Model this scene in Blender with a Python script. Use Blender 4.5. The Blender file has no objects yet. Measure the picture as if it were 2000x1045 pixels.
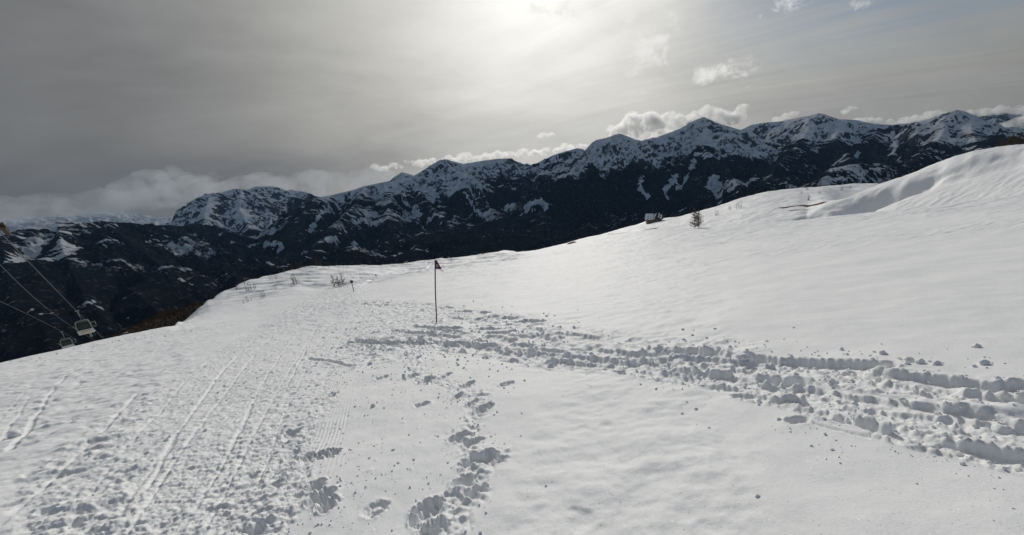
import bpy, bmesh, math, random
import numpy as np
from mathutils import Vector, Matrix

S = bpy.context.scene
COL = S.collection
random.seed(7); RNG = np.random.default_rng(7)
rad = math.radians

# ------------------------------------------------------------------ camera
FPX = 800.0; PITCH = rad(16.5); ROLL = rad(6.5)
_f = np.array([0, math.cos(PITCH), -math.sin(PITCH)])
_r0 = np.array([1.0, 0, 0]); _u0 = np.array([0, math.sin(PITCH), math.cos(PITCH)])
_r = _r0*math.cos(ROLL) - _u0*math.sin(ROLL)
_u = _u0*math.cos(ROLL) + _r0*math.sin(ROLL)
cam_d = bpy.data.cameras.new('camera'); cam = bpy.data.objects.new('camera', cam_d); COL.objects.link(cam)
cam_d.sensor_fit = 'HORIZONTAL'; cam_d.sensor_width = 36.0; cam_d.lens = 36.0*FPX/2000
cam_d.clip_start = 0.05; cam_d.clip_end = 80000
M = Matrix(((_r[0], _u[0], -_f[0], 0), (_r[1], _u[1], -_f[1], 0), (_r[2], _u[2], -_f[2], 0), (0, 0, 0, 1)))
cam.matrix_world = M
S.camera = cam

# ------------------------------------------------------------------ render settings
S.render.engine = 'CYCLES'
S.view_settings.view_transform = 'Standard'; S.view_settings.look = 'None'
S.view_settings.exposure = 0.0; S.view_settings.gamma = 1.0
cy = S.cycles
cy.use_denoising = True
cy.max_bounces = 10; cy.diffuse_bounces = 4; cy.glossy_bounces = 2; cy.volume_bounces = 5
cy.transparent_max_bounces = 12; cy.use_fast_gi = False
cy.caustics_reflective = False; cy.caustics_refractive = False
cy.sample_clamp_indirect = 6.0

# ------------------------------------------------------------------ sun and sky
SUN_AZ, SUN_EL = rad(5.0), rad(22.0)
sun_dir = Vector((math.sin(SUN_AZ)*math.cos(SUN_EL), math.cos(SUN_AZ)*math.cos(SUN_EL), math.sin(SUN_EL)))
sl = bpy.data.lights.new('sun', 'SUN'); sl.energy = 2.05; sl.angle = rad(0.7); sl.color = (1.0, 0.955, 0.89)
so = bpy.data.objects.new('sun', sl); COL.objects.link(so)
so.rotation_euler = (-sun_dir).to_track_quat('-Z', 'Y').to_euler(); so.location = (0, 0, 60)

W = bpy.data.worlds.new('World'); S.world = W; W.use_nodes = True
nt = W.node_tree; nt.nodes.clear()

class NB:
    """small node builder"""
    def __init__(s, nt): s.nt = nt
    def n(s, t, **k):
        nd = s.nt.nodes.new(t)
        for a, v in k.items(): setattr(nd, a, v)
        return nd
    def put(s, sock, v):
        if hasattr(v, 'is_linked') or isinstance(v, bpy.types.NodeSocket): s.nt.links.new(v, sock)
        else: sock.default_value = v
    def math(s, op, a, b=0.0, c=0.0, clamp=False):
        m = s.n('ShaderNodeMath', operation=op, use_clamp=clamp)
        for i, v in enumerate((a, b, c)): s.put(m.inputs[i], v)
        return m.outputs[0]
    def vmath(s, op, a, b=(0, 0, 0)):
        m = s.n('ShaderNodeVectorMath', operation=op); s.put(m.inputs[0], a); s.put(m.inputs[1], b); return m
    def ramp(s, v, a, b, lo=0.0, hi=1.0, smooth=True):
        m = s.n('ShaderNodeMapRange'); m.interpolation_type = 'SMOOTHSTEP' if smooth else 'LINEAR'
        for i, x in enumerate((v, a, b, lo, hi)): s.put(m.inputs[i], x)
        return m.outputs[0]
    def mix(s, f, a, b, mode='MIX'):
        m = s.n('ShaderNodeMix', data_type='RGBA', blend_type=mode)
        s.put(m.inputs[0], f); s.put(m.inputs[6], a); s.put(m.inputs[7], b); return m.outputs[2]
    def noise(s, vec, scale, detail=4, rough=0.55, dist=0.0, typ='FBM', lac=2.0):
        m = s.n('ShaderNodeTexNoise'); m.noise_type = typ
        if vec is not None: s.put(m.inputs['Vector'], vec)
        m.inputs['Scale'].default_value = scale; m.inputs['Detail'].default_value = detail
        m.inputs['Roughness'].default_value = rough; m.inputs['Distortion'].default_value = dist
        m.inputs['Lacunarity'].default_value = lac
        return m.outputs['Fac']
    def xyz(s, x, y, z):
        m = s.n('ShaderNodeCombineXYZ')
        for i, v in enumerate((x, y, z)): s.put(m.inputs[i], v)
        return m.outputs[0]

b = NB(nt)
tc = b.n('ShaderNodeTexCoord'); D = b.vmath('NORMALIZE', tc.outputs['Generated']).outputs[0]
sx = b.n('ShaderNodeSeparateXYZ'); nt.links.new(D, sx.inputs[0])
dx, dy, dz = sx.outputs
sky = b.n('ShaderNodeTexSky', sky_type='NISHITA'); sky.sun_disc = False
sky.sun_elevation = SUN_EL; sky.sun_rotation = SUN_AZ
sky.altitude = 2300; sky.air_density = 1.0; sky.dust_density = 0.6; sky.ozone_density = 1.5
gl_dir = Vector((math.sin(rad(7))*math.cos(rad(21)), math.cos(rad(7))*math.cos(rad(21)), math.sin(rad(21))))
cosang = b.vmath('DOT_PRODUCT', D, tuple(gl_dir)).outputs['Value']
ang = b.math('MULTIPLY', b.math('ARCCOSINE', cosang), 57.29578)          # degrees from the sun
azm = b.math('MULTIPLY', b.math('ARCTAN2', dx, dy), 57.29578)           # compass angle, 0 = ahead
elv = b.math('MULTIPLY', b.math('ARCSINE', dz), 57.29578)
# cloud sheet seen in perspective: a flat layer above
inv = b.math('DIVIDE', 1.0, b.math('ADD', b.math('MAXIMUM', dz, 0.0), 0.12))
u_ = b.math('MULTIPLY', dx, inv); v_ = b.math('MULTIPLY', dy, inv)
# streaks run along a slanted direction
ca, sa = math.cos(rad(140)), math.sin(rad(140))
p1 = b.math('ADD', b.math('MULTIPLY', u_, ca), b.math('MULTIPLY', v_, sa))
p2 = b.math('SUBTRACT', b.math('MULTIPLY', v_, ca), b.math('MULTIPLY', u_, sa))
vs = b.xyz(b.math('MULTIPLY', p1, 0.35), b.math('MULTIPLY', p2, 1.5), 0.0)
streak = b.noise(vs, 1.6, 7, 0.6, 0.5)
inv2 = b.math('DIVIDE', 1.0, b.math('ADD', b.math('MAXIMUM', dz, -0.1), 0.42))
u2 = b.math('MULTIPLY', dx, inv2); v2 = b.math('MULTIPLY', dy, inv2)
soft = b.noise(b.xyz(b.math('ADD', b.math('MULTIPLY', u2, 0.8), b.math('MULTIPLY', v2, 0.5)), b.math('SUBTRACT', b.math('MULTIPLY', v2, 1.5), b.math('MULTIPLY', u2, 0.8)), 3.7), 0.95, 7, 0.58, 0.35)
# thick sheet: grey, thinning to the right
glow = b.math('ADD', b.math('MULTIPLY', b.math('EXPONENT', b.math('MULTIPLY', ang, -1/15.0)), 0.20),
              b.math('MULTIPLY', b.math('EXPONENT', b.math('MULTIPLY', ang, -1/25.0)), 0.48))
band = b.math('DIVIDE', b.math('SUBTRACT', azm, 7.0), 27.0)
glow = b.math('ADD', glow, b.math('MULTIPLY', b.math('EXPONENT', b.math('MULTIPLY', b.math('MULTIPLY', band, band), -1.0)), 0.20))
side = b.ramp(azm, -60.0, 20.0, 0.78, 1.08)
tex = b.math('ADD', b.ramp(azm, -30.0, 30.0, 0.42, 0.57), b.math('ADD', b.math('MULTIPLY', streak, b.ramp(azm, -30.0, 30.0, 0.08, 0.36)), b.math('MULTIPLY', soft, b.ramp(azm, -20.0, 30.0, 1.15, 0.50))))
lowdim = b.ramp(elv, -2.0, 16.0, b.ramp(azm, -40.0, 0.0, 0.70, 0.86), 1.0)
lum = b.math('MULTIPLY', b.math('MULTIPLY', b.math('ADD', 0.185, b.math('MULTIPLY', glow, 1.0)), tex), b.math('MULTIPLY', side, lowdim))
warm = b.mix(b.ramp(elv, 0.0, 16.0, 0.0, 1.0), (1.02, 1.0, 0.94, 1), (1.01, 1.0, 0.945, 1))
cool = b.mix(b.ramp(azm, -50.0, -15.0), (0.965, 1.0, 1.03, 1), warm)
vlum = b.n('ShaderNodeCombineColor')
for i in range(3): b.put(vlum.inputs[i], lum)
cloudc = b.mix(1.0, cool, vlum.outputs[0], 'MULTIPLY')
cloud10 = b.mix(1.0, cloudc, (10, 10, 10, 1), 'MULTIPLY')
# gaps of thin cirrus towards the right: the physical sky shows through, with pale streaks
gap = b.math('MULTIPLY', b.ramp(azm, 16.0, 46.0), b.ramp(elv, 0.0, 12.0))
gap = b.math('MULTIPLY', gap, b.ramp(streak, 0.38, 0.68, 1.0, 0.45))
skyc = b.mix(1.0, sky.outputs[0], (0.50, 0.49, 0.50, 1), 'MULTIPLY')
out = b.mix(b.math('MULTIPLY', gap, 0.72), cloud10, skyc)
# small torn bright wisps near the sun
wq = b.noise(b.xyz(azm, b.math('MULTIPLY', elv, 1.15), 5.0), 0.42, 8, 0.66, 0.35)
wm = None
for (a0, e0, wa, we, am) in [(19.7, 9.72, 4.2, 4.0, 1), (18.27, 5.47, 2.6, 4.0, 0.55), (27.87, 5.4, 5.5, 2.0, 0.75), (31.66, 5.02, 2.5, 1.2, 0.5), (10.71, 14.55, 3.5, 2.5, 0.7), (7.03, 15.29, 3, 2.5, 0.7), (33.4, 10.63, 5, 1.6, 0.6), (39.5, 9.31, 3, 1.5, 0.5), (17.43, 12.73, 1.6, 1.6, 0.7), (21.54, 12.36, 1.4, 1.0, 0.6), (15.13, 11.68, 2.0, 0.9, 0.5), (30.51, 3.47, 1.2, 0.6, 0.6)]:
    qa = b.math('DIVIDE', b.math('SUBTRACT', azm, a0), wa*0.75); qe = b.math('DIVIDE', b.math('SUBTRACT', elv, e0), we*0.75)
    gs = b.math('MULTIPLY', b.math('EXPONENT', b.math('MULTIPLY', b.math('ADD', b.math('MULTIPLY', qa, qa), b.math('MULTIPLY', qe, qe)), -1.0)), am)
    wm = gs if wm is None else b.math('MAXIMUM', wm, gs)
wm = b.math('MULTIPLY', b.ramp(b.math('ADD', wq, b.math('MULTIPLY', wm, 0.34)), 0.63, 0.88), b.ramp(wm, 0.05, 0.5))
out = b.mix(b.math('MULTIPLY', wm, 0.85), out, (8.4, 8.3, 8.0, 1))
# the sky behind the camera is clear and blue
back = b.ramp(b.math('ABSOLUTE', azm), 68.0, 115.0)
out = b.mix(b.math('MULTIPLY', back, 0.85), out, b.mix(1.0, sky.outputs[0], (0.78, 0.74, 0.70, 1), 'MULTIPLY'))
# below the horizon the sheet fades to a snow grey (lights undersides only)
out = b.mix(b.ramp(elv, -3.0, -14.0), out, (1.6, 1.65, 1.75, 1))
bg = b.n('ShaderNodeBackground'); nt.links.new(out, bg.inputs[0]); bg.inputs[1].default_value = 0.1
wo = b.n('ShaderNodeOutputWorld'); nt.links.new(bg.outputs[0], wo.inputs[0])

# ------------------------------------------------------------------ helpers: rays, noise, meshes
def ray(px, py):
    """horizontal angle (degrees) and slope of the sight line through a photo point"""
    d = _f + _r*(px-1000)/FPX + _u*(522.5-py)/FPX
    return math.degrees(math.atan2(d[0], d[1])), d[2]/math.hypot(d[0], d[1])

def at(px, py, r):
    a, t = ray(px, py); a = rad(a)
    return Vector((r*math.sin(a), r*math.cos(a), r*t))

def _hash(ix, iy, seed):
    h = (ix.astype(np.uint32)*np.uint32(374761393) + iy.astype(np.uint32)*np.uint32(668265263) + np.uint32(seed*974634777 & 0xffffffff))
    h = (h ^ (h >> np.uint32(13)))*np.uint32(1274126177)
    h = (h ^ (h >> np.uint32(16)))*np.uint32(2246822519)
    return h ^ (h >> np.uint32(15))
def perlin(x, y, seed=0):
    x = np.asarray(x, dtype=np.float32); y = np.asarray(y, dtype=np.float32)
    x0 = np.floor(x); y0 = np.floor(y); fx = x-x0; fy = y-y0
    ix = x0.astype(np.int32); iy = y0.astype(np.int32)
    u = fx*fx*fx*(fx*(fx*6-15)+10); v = fy*fy*fy*(fy*(fy*6-15)+10)
    def g(i, j):
        a = (_hash(ix+i, iy+j, seed) & np.uint32(1023)).astype(np.float32)*np.float32(2*math.pi/1024)
        return np.cos(a)*(fx-i) + np.sin(a)*(fy-j)
    n0 = g(0, 0)*(1-u) + g(1, 0)*u; n1 = g(0, 1)*(1-u) + g(1, 1)*u
    return (n0*(1-v) + n1*v)*1.5
def fbm(x, y, oct=4, seed=0, gain=0.5, lac=2.03):
    s = 0; a = 1.0
    for i in range(oct):
        s = s + a*perlin(x, y, seed+i*17); x = x*lac+3.7; y = y*lac-1.9; a *= gain
    return s
def ridged(x, y, oct=4, seed=0, gain=0.5):
    s = 0; a = 1.0
    for i in range(oct):
        s = s + a*(1-2*np.abs(perlin(x, y, seed+i*31))); x = x*2.07+5.1; y = y*2.07+1.3; a *= gain
    return s
def sstep(x, a, b):
    t = np.clip((x-a)/(b-a), 0, 1); return t*t*(3-2*t)

def grid_mesh(name, X, Y, Z, attrs=None):
    nr, nc = X.shape
    me = bpy.data.meshes.new(name)
    co = np.stack([X, Y, Z], -1).reshape(-1, 3).astype(np.float32)
    idx = np.arange(nr*nc, dtype=np.int32).reshape(nr, nc)
    q = np.stack([idx[:-1, :-1], idx[:-1, 1:], idx[1:, 1:], idx[1:, :-1]], -1).reshape(-1, 4)[:, ::-1]
    me.vertices.add(len(co)); me.vertices.foreach_set('co', co.ravel())
    me.loops.add(q.size); me.loops.foreach_set('vertex_index', np.ascontiguousarray(q).ravel())
    me.polygons.add(len(q)); me.polygons.foreach_set('loop_start', np.arange(0, q.size, 4, dtype=np.int32))
    me.polygons.foreach_set('loop_total', np.full(len(q), 4, dtype=np.int32))
    me.polygons.foreach_set('use_smooth', np.ones(len(q), dtype=bool))
    me.update(calc_edges=True)
    for k, v in (attrs or {}).items():
        at_ = me.attributes.new(k, 'FLOAT', 'POINT'); at_.data.foreach_set('value', v.astype(np.float32).ravel())
    return me

def link(name, me, mat=None, parent=None, smooth=None):
    o = bpy.data.objects.new(name, me); COL.objects.link(o)
    if mat is not None: me.materials.append(mat)
    if parent is not None: o.parent = parent
    if smooth: me.polygons.foreach_set('use_smooth', [True]*len(me.polygons))
    return o
def struct(o): o['kind'] = 'structure'; return o
def tag(o, label, cat, group=None, kind=None):
    o['label'] = label; o['category'] = cat
    if group: o['group'] = group
    if kind: o['kind'] = kind
    return o
def empty(name, loc, rz=0.0):
    o = bpy.data.objects.new(name, None); COL.objects.link(o)
    o.location = loc; o.rotation_euler = (0, 0, rz); o.empty_display_size = 0.3; return o
def bm_obj(name, bm, mat, parent=None, smooth=True):
    me = bpy.data.meshes.new(name); bm.normal_update(); bm.to_mesh(me); bm.free()
    return link(name, me, mat, parent, smooth)

def tube(bm, pts, rads, seg=8, closed=False, cap=True):
    pts = [Vector(p) for p in pts]; n = len(pts)
    if not hasattr(rads, '__len__'): rads = [rads]*n
    rings = []; up = Vector((0.013, 0.021, 1)).normalized()
    for i, p in enumerate(pts):
        if closed: t = (pts[(i+1) % n]-pts[i-1])
        else: t = pts[min(i+1, n-1)]-pts[max(i-1, 0)]
        t.normalize()
        a = t.cross(up)
        if a.length < 0.05: a = t.cross(Vector((1, 0.02, 0)))
        a.normalize(); c = t.cross(a)
        rings.append([bm.verts.new(p + (a*math.cos(2*math.pi*k/seg) + c*math.sin(2*math.pi*k/seg))*rads[i]) for k in range(seg)])
    m = n if closed else n-1
    for i in range(m):
        A, B = rings[i], rings[(i+1) % n]
        for k in range(seg):
            bm.faces.new((A[k], A[(k+1) % seg], B[(k+1) % seg], B[k]))
    if cap and not closed:
        bm.faces.new(rings[0][::-1]); bm.faces.new(rings[-1])
def box(bm, c, s, rot=None, bevel=0.0):
    r = bmesh.ops.create_cube(bm, size=1.0); vs = r['verts']
    for v in vs: v.co = Vector((v.co.x*s[0], v.co.y*s[1], v.co.z*s[2]))
    if bevel:
        es = list({e for v in vs for e in v.link_edges})
        rr = bmesh.ops.bevel(bm, geom=es, offset=bevel, segments=2, affect='EDGES'); vs = list({v for f in rr['faces'] for v in f.verts} | {v for v in vs if v.is_valid})
    for v in vs:
        if rot is not None: v.co = rot @ v.co
        v.co += Vector(c)
    return vs

# ------------------------------------------------------------------ materials
def mat_new(name):
    m = bpy.data.materials.new(name); m.use_nodes = True; n = m.node_tree; n.nodes.clear()
    return m, NB(n)
def finish(b, bsdf, vol=None):
    o = b.n('ShaderNodeOutputMaterial')
    if bsdf is not None: b.nt.links.new(bsdf, o.inputs[0])
    if vol is not None: b.nt.links.new(vol, o.inputs[1])
def principled(b, col, rough=0.6, normal=None, metal=0.0, spec=0.5):
    p = b.n('ShaderNodeBsdfPrincipled')
    b.put(p.inputs['Base Color'], col); b.put(p.inputs['Roughness'], rough); b.put(p.inputs['Metallic'], metal)
    b.put(p.inputs['Specular IOR Level'], spec)
    if normal is not None: b.nt.links.new(normal, p.inputs['Normal'])
    return p
def bump(b, h, strength=0.5, dist=0.05):
    m = b.n('ShaderNodeBump'); b.put(m.inputs['Height'], h); m.inputs['Strength'].default_value = strength
    m.inputs['Distance'].default_value = dist; return m.outputs[0]
def simple_mat(name, col, rough=0.6, metal=0.0, vary=0.25, scale=9.0, bmp=0.0):
    m, b = mat_new(name)
    tcn = b.n('ShaderNodeTexCoord')
    f = b.noise(tcn.outputs['Object'], scale, 5, 0.6)
    c = b.mix(f, tuple(x*(1-vary) for x in col)+(1,), tuple(min(1, x*(1+vary)) for x in col)+(1,))
    nn = bump(b, b.noise(tcn.outputs['Object'], scale*4, 4), bmp, 0.01) if bmp else None
    finish(b, principled(b, c, rough, nn, metal).outputs[0]); return m

def snow_material():
    m, b = mat_new('snow')
    g = b.n('ShaderNodeNewGeometry'); P = g.outputs['Position']
    bare = b.n('ShaderNodeAttribute', attribute_name='bare').outputs['Fac']
    big = b.noise(P, 0.35, 4, 0.55)
    col = b.mix(big, (0.83, 0.845, 0.86, 1), (0.88, 0.885, 0.885, 1))
    nz = b.noise(P, 6.0, 6, 0.7)
    bmask = b.ramp(b.math('ADD', bare, b.math('MULTIPLY', b.math('SUBTRACT', nz, 0.5), 0.9)), 0.47, 0.56)
    grass = b.mix(b.noise(P, 14.0, 4, 0.7), (0.035, 0.024, 0.014, 1), (0.13, 0.088, 0.05, 1))
    wd = b.n('ShaderNodeAttribute', attribute_name='wood').outputs['Fac']
    grass = b.mix(wd, grass, b.mix(b.noise(P, 0.12, 5, 0.7), (0.008, 0.0075, 0.007, 1), (0.034, 0.025, 0.019, 1)))
    col = b.mix(bmask, col, grass)
    grain = b.noise(P, 55.0, 3, 0.75)
    gl = b.noise(P, 420.0, 1, 0.5)
    h = b.math('ADD', b.math('MULTIPLY', grain, 1.0), b.math('MULTIPLY', gl, 0.35))
    nrm = bump(b, h, 0.55, 0.006)
    vor = b.n('ShaderNodeTexVoronoi'); b.put(vor.inputs['Vector'], P); vor.inputs['Scale'].default_value = 85.0
    sp = b.n('ShaderNodeSeparateColor'); b.nt.links.new(vor.outputs['Color'], sp.inputs[0])
    ice = b.math('MULTIPLY', b.math('GREATER_THAN', sp.outputs[0], 0.90), b.math('LESS_THAN', vor.outputs['Distance'], 0.42))
    wn = b.n('ShaderNodeTexWhiteNoise'); b.put(wn.inputs['Vector'], vor.outputs['Position'])
    tilt = b.vmath('SCALE', b.vmath('SUBTRACT', wn.outputs['Color'], (0.5, 0.5, 0.5)).outputs[0]); b.put(tilt.inputs['Scale'], b.math('MULTIPLY', ice, 0.62))
    nrm = b.vmath('NORMALIZE', b.vmath('ADD', nrm, tilt.outputs[0]).outputs[0]).outputs[0]
    ice_r = b.math('SUBTRACT', 0.66, b.math('MULTIPLY', ice, 0.48))
    finish(b, principled(b, col, b.ramp(bmask, 0.0, 1.0, ice_r, 1.0), nrm, 0.0, b.ramp(bmask, 0.0, 1.0, 0.24, 0.0)).outputs[0]); return m

def mountain_material():
    m, b = mat_new('mountain_snow_forest_rock')
    g = b.n('ShaderNodeNewGeometry'); P = g.outputs['Position']
    sn = b.n('ShaderNodeAttribute', attribute_name='snow').outputs['Fac']
    fo = b.n('ShaderNodeAttribute', attribute_name='forest').outputs['Fac']
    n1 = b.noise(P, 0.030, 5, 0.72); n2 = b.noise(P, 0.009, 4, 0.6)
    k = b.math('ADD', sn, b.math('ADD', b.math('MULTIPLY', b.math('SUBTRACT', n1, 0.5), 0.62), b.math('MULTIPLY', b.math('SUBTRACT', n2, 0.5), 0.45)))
    s = b.ramp(k, 0.42, 0.60)
    rock = b.mix(n1, (0.045, 0.047, 0.055, 1), (0.11, 0.108, 0.11, 1))
    wood = b.mix(b.noise(P, 0.05, 3, 0.7), (0.006, 0.0095, 0.012, 1), (0.021, 0.026, 0.030, 1))  # near-black tones carry the canopy's own shade in their colour
    wood = b.mix(b.ramp(n2, 0.48, 0.66, 0.0, 0.5), wood, (0.016, 0.0135, 0.013, 1))   # leafless larch among the spruce
    fleck = b.math('MULTIPLY', b.ramp(b.noise(P, 0.022, 3, 0.75), 0.53, 0.66), b.ramp(n2, 0.40, 0.60, 0.04, 0.26))      # snow seen between the trees
    wood = b.mix(fleck, wood, (0.30, 0.33, 0.38, 1))
    dark = b.mix(fo, rock, wood)
    col = b.mix(s, dark, b.mix(b.ramp(n2, 0.35, 0.65), (0.52, 0.55, 0.59, 1), (0.74, 0.77, 0.80, 1)))  # snow greyed in colour for dimness under cloud, and for mixed-in rock and trees
    nrm = bump(b, b.math('ADD', n1, b.math('MULTIPLY', b.noise(P, 0.08, 3, 0.7), b.math('MULTIPLY', fo, 0.6))), 0.9, 22.0)
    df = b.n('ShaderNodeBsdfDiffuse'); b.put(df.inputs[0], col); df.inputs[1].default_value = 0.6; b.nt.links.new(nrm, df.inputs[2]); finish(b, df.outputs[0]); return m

SNOW = snow_material(); MOUNT = mountain_material()

# ------------------------------------------------------------------ the snow slope we stand on
def curve_az(pts):
    """pts: (px, py, r) -> arrays az, r, t sorted by az"""
    L = sorted([ray(p[0], p[1])+(p[2],) for p in pts]); a = np.array([l[0] for l in L])
    return a, np.array([l[2] for l in L], float), np.array([l[1] for l in L])
C1 = curve_az([(0,707,43),(130,680,46),(250,655,49),(375,632,52),(440,618,54),(500,605,56),(600,577,62),(690,552,70),(735,545,75),
               (860,525,82),(940,511,86),(1010,497,90),(1080,485,92),(1160,468,92),(1270,450,90),(1400,442,86),(1560,432,78),(1660,422,74),(1760,410,70),(1880,396,66),(2000,383,62)])
C2 = curve_az([(300,662,56),(345,638,60),(365,622,66),(382,610,72),(405,591,80),(430,576,88),(467,557,98),(515,542,106),(560,530,113),(600,524,118),(640,521,122),(740,519,130),(800,514,135),(870,506,140),
               (930,500,140),(955,494,140),(985,490,140),(1010,494,140),(1045,490,140),(1100,476,140),(1140,467,142),(1200,451,146),(1260,434,150),(1330,422,150),(1400,404,150),
               (1450,388,154),(1500,375,160),(1550,368,165),(1600,365,170),(1720,360,180),(1850,350,185),(2000,340,185)])
C3 = curve_az([(1575,430,96),(1600,417,98),(1625,405,100),(1660,390,103),(1690,376,106),(1720,362,108),(1760,348,110),(1800,333,112),(1850,313,113),(1900,297,114),(1950,288,114),(2000,281,113),(2080,268,110)])
SH = (np.array([-75,-60,-52,-49.5,-46.5,-44,-41,-39,-37.5,-36,-30,75.]), np.array([-.32,-.32,-.28,-.262,-.2495,-.2435,-.236,-.238,-.27,-.33,-.40,-.40]))
PA, PB = 0.05, -0.28
def ext(az, c, i, lo=None, hi=None):
    return np.interp(az, c[0], c[i])
def knots(az):
    """radii and heights of the control lines for each direction (degrees, clipped to +-75)"""
    azc = np.clip(az, -72, 72); a = np.radians(azc); n = len(az)
    sl = PA*np.sin(a)+PB*np.cos(a)
    r1 = ext(azc, C1, 1); t1 = ext(azc, C1, 2)
    t1 = t1 + np.where(azc > C1[0][-1], (azc-C1[0][-1])*0.0045, 0) + np.where(azc < C1[0][0], (C1[0][0]-azc)*0.003, 0)
    r2 = ext(azc, C2, 1); t2 = ext(azc, C2, 2); r3 = 108.0+(ext(azc, C3, 1)-108.0)*sstep(azc, 27.0, 35.5); 
    zp = lambda r: -1.65 + r*sl
    z1 = r1*t1
    w = sstep(azc, -20.5, -13.)                                # dip behind the near field only on the right
    rd = r1+9; zd = np.where(True, 0, 0) + (1-w)*(z1 + (r2*t2-z1)*(9/np.maximum(r2-r1, 12))) + w*(rd*(t1-0.012))
    wl = sstep(azc, -40.9, -42.2)                           # left: the ground simply falls away
    zd = zd*(1-wl) + wl*(z1-9*0.36)
    r3 = np.clip(r3, rd+4, r2-8); r3 = np.where(r3 < rd+4, rd+4, r3)
    r2 = np.maximum(r2, r3+8)
    z2 = r2*t2
    f = (r3-rd)/(r2-rd)
    z3 = zd + (z2-zd)*(f**0.9)
    w3 = sstep(azc, 35.2, 36.8)
    z3 = z3*(1-w3) + w3*(r3*ext(azc, C3, 2))
    z2h = r2*(ext(azc, C3, 2)-0.035)
    w4 = sstep(azc, 43.5, 46.)
    z2 = z2*(1-w4) + w4*z2h
    rm = 0.5*(r3+r2); zm = 0.5*(z3+z2) - 3.5*sstep(azc, 38.0, 41.0)
    z2 = z2*(1-wl) + wl*(zd-(r2-rd)*0.42); z3 = z3*(1-wl) + wl*(zd-(r3-rd)*0.40); zm = zm*(1-wl)+wl*(0.5*(z3+z2))
    ra = r2*1.35; za = z2 - (ra-r2)*0.55
    tS = np.interp(azc, SH[0], SH[1])
    rs = np.full(n, 620.0); zs = rs*tS
    rq = np.full(n, 330.0); zq = np.minimum(rq*(tS-0.035), za-20)
    K = [(np.zeros(n), np.full(n, -1.65)), (np.full(n, 6.0), zp(6.0)), (np.full(n, 16.0), zp(16.0)), (0.6*r1+6, zp(0.6*r1+6)*0.35+(zp(16.0)+(z1-zp(16.0))*((0.6*r1+6-16)/(r1-16)))*0.65),
         (r1, z1), (rd, zd), (r3, z3), (rm, zm), (r2, z2), (ra, za), (rq, zq), (rs, zs), (np.full(n, 1100.), np.full(n, -560.)), (np.full(n, 2400.), np.full(n, -1150.))]
    return np.stack([k[0] for k in K], 1), np.stack([k[1] for k in K], 1)
def pchip_slopes(X, Y):
    h = np.diff(X, axis=1); d = np.diff(Y, axis=1)/h
    m = np.zeros_like(Y)
    w1 = 2*h[:, 1:]+h[:, :-1]; w2 = h[:, 1:]+2*h[:, :-1]
    same = d[:, :-1]*d[:, 1:] > 0
    with np.errstate(divide='ignore', invalid='ignore'):
        hm = (w1+w2)/(w1/d[:, :-1]+w2/d[:, 1:])
    m[:, 1:-1] = np.where(same, hm, 0); m[:, 0] = d[:, 0]; m[:, -1] = d[:, -1]
    return m
def base_z(az, R):
    """az (n,), R (n,k) -> z (n,k)"""
    X, Y = knots(az); Ms = pchip_slopes(X, Y); Z = np.empty_like(R)
    for i in range(len(az)):
        j = np.clip(np.searchsorted(X[i], R[i], 'right')-1, 0, X.shape[1]-2)
        h = X[i, j+1]-X[i, j]; t = (R[i]-X[i, j])/h
        t2 = t*t; t3 = t2*t
        Z[i] = (2*t3-3*t2+1)*Y[i, j] + (t3-2*t2+t)*h*Ms[i, j] + (-2*t3+3*t2)*Y[i, j+1] + (t3-t2)*h*Ms[i, j+1]
    return Z
_RR = np.geomspace(0.6, 1800, 3000)
_gc = {}
def ground(px, py, rmin=0.0):
    """where the sight line through a photo point meets the slope: x, y, z, r"""
    a, t = ray(px, py); key = round(a, 2)
    z = _gc.get(key)
    if z is None: z = base_z(np.array([a]), _RR[None])[0]; _gc[key] = z
    hit = np.nonzero((z >= _RR*t) & (_RR > rmin))[0]
    i = hit[0] if len(hit) else int(np.argmax(z/_RR*(_RR > max(rmin, 5))*1.0 + (_RR <= max(rmin, 5))*-9))
    r = _RR[i]
    return (r*math.sin(rad(a)), r*math.cos(rad(a)), float(z[i]), r)
def gxy(px, py, rmin=0.0): return ground(px, py, rmin)[:2]
def gp(p): return np.array(gxy(*p)) if not isinstance(p, np.ndarray) else p      # a photo point or a ground point
def run_on(P, d):
    """carry a ground line on past the picture's edge by d metres"""
    g = [gp(p) for p in P]; v = g[-1]-g[-3]; v = v/np.linalg.norm(v); return g+[g[-1]+v*d*0.5, g[-1]+v*d]

# grid, finest where the photo looks
azs = np.concatenate([np.arange(-180, -80, 5.0), np.arange(-80, -64, 0.16), np.arange(-64, 64.01, 0.085), np.arange(64.1, 92, 0.13), np.arange(95, 181, 5.0)]); azs[-1] = 180.0
rs_ = np.concatenate([[0.02, 0.3, 0.5, 0.7], np.geomspace(0.9, 210, 1180), np.geomspace(215, 2400, 60)])
NC, NR = len(azs), len(rs_)
R2 = np.broadcast_to(rs_[None], (NC, NR)).astype(float)
Zb = base_z(azs, R2)
A2 = np.radians(azs)[:, None]
X = R2*np.sin(A2); Y = R2*np.cos(A2)
off = np.zeros((NC, NR), np.float32)
bare = np.zeros((NC, NR), np.float32)
near = rs_ < 210; nn_ = int(near.sum())
Xn, Yn = X[:, :nn_], Y[:, :nn_]; Rn = R2[:, :nn_]
AZ = np.broadcast_to(azs[:, None], (NC, nn_))

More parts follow.
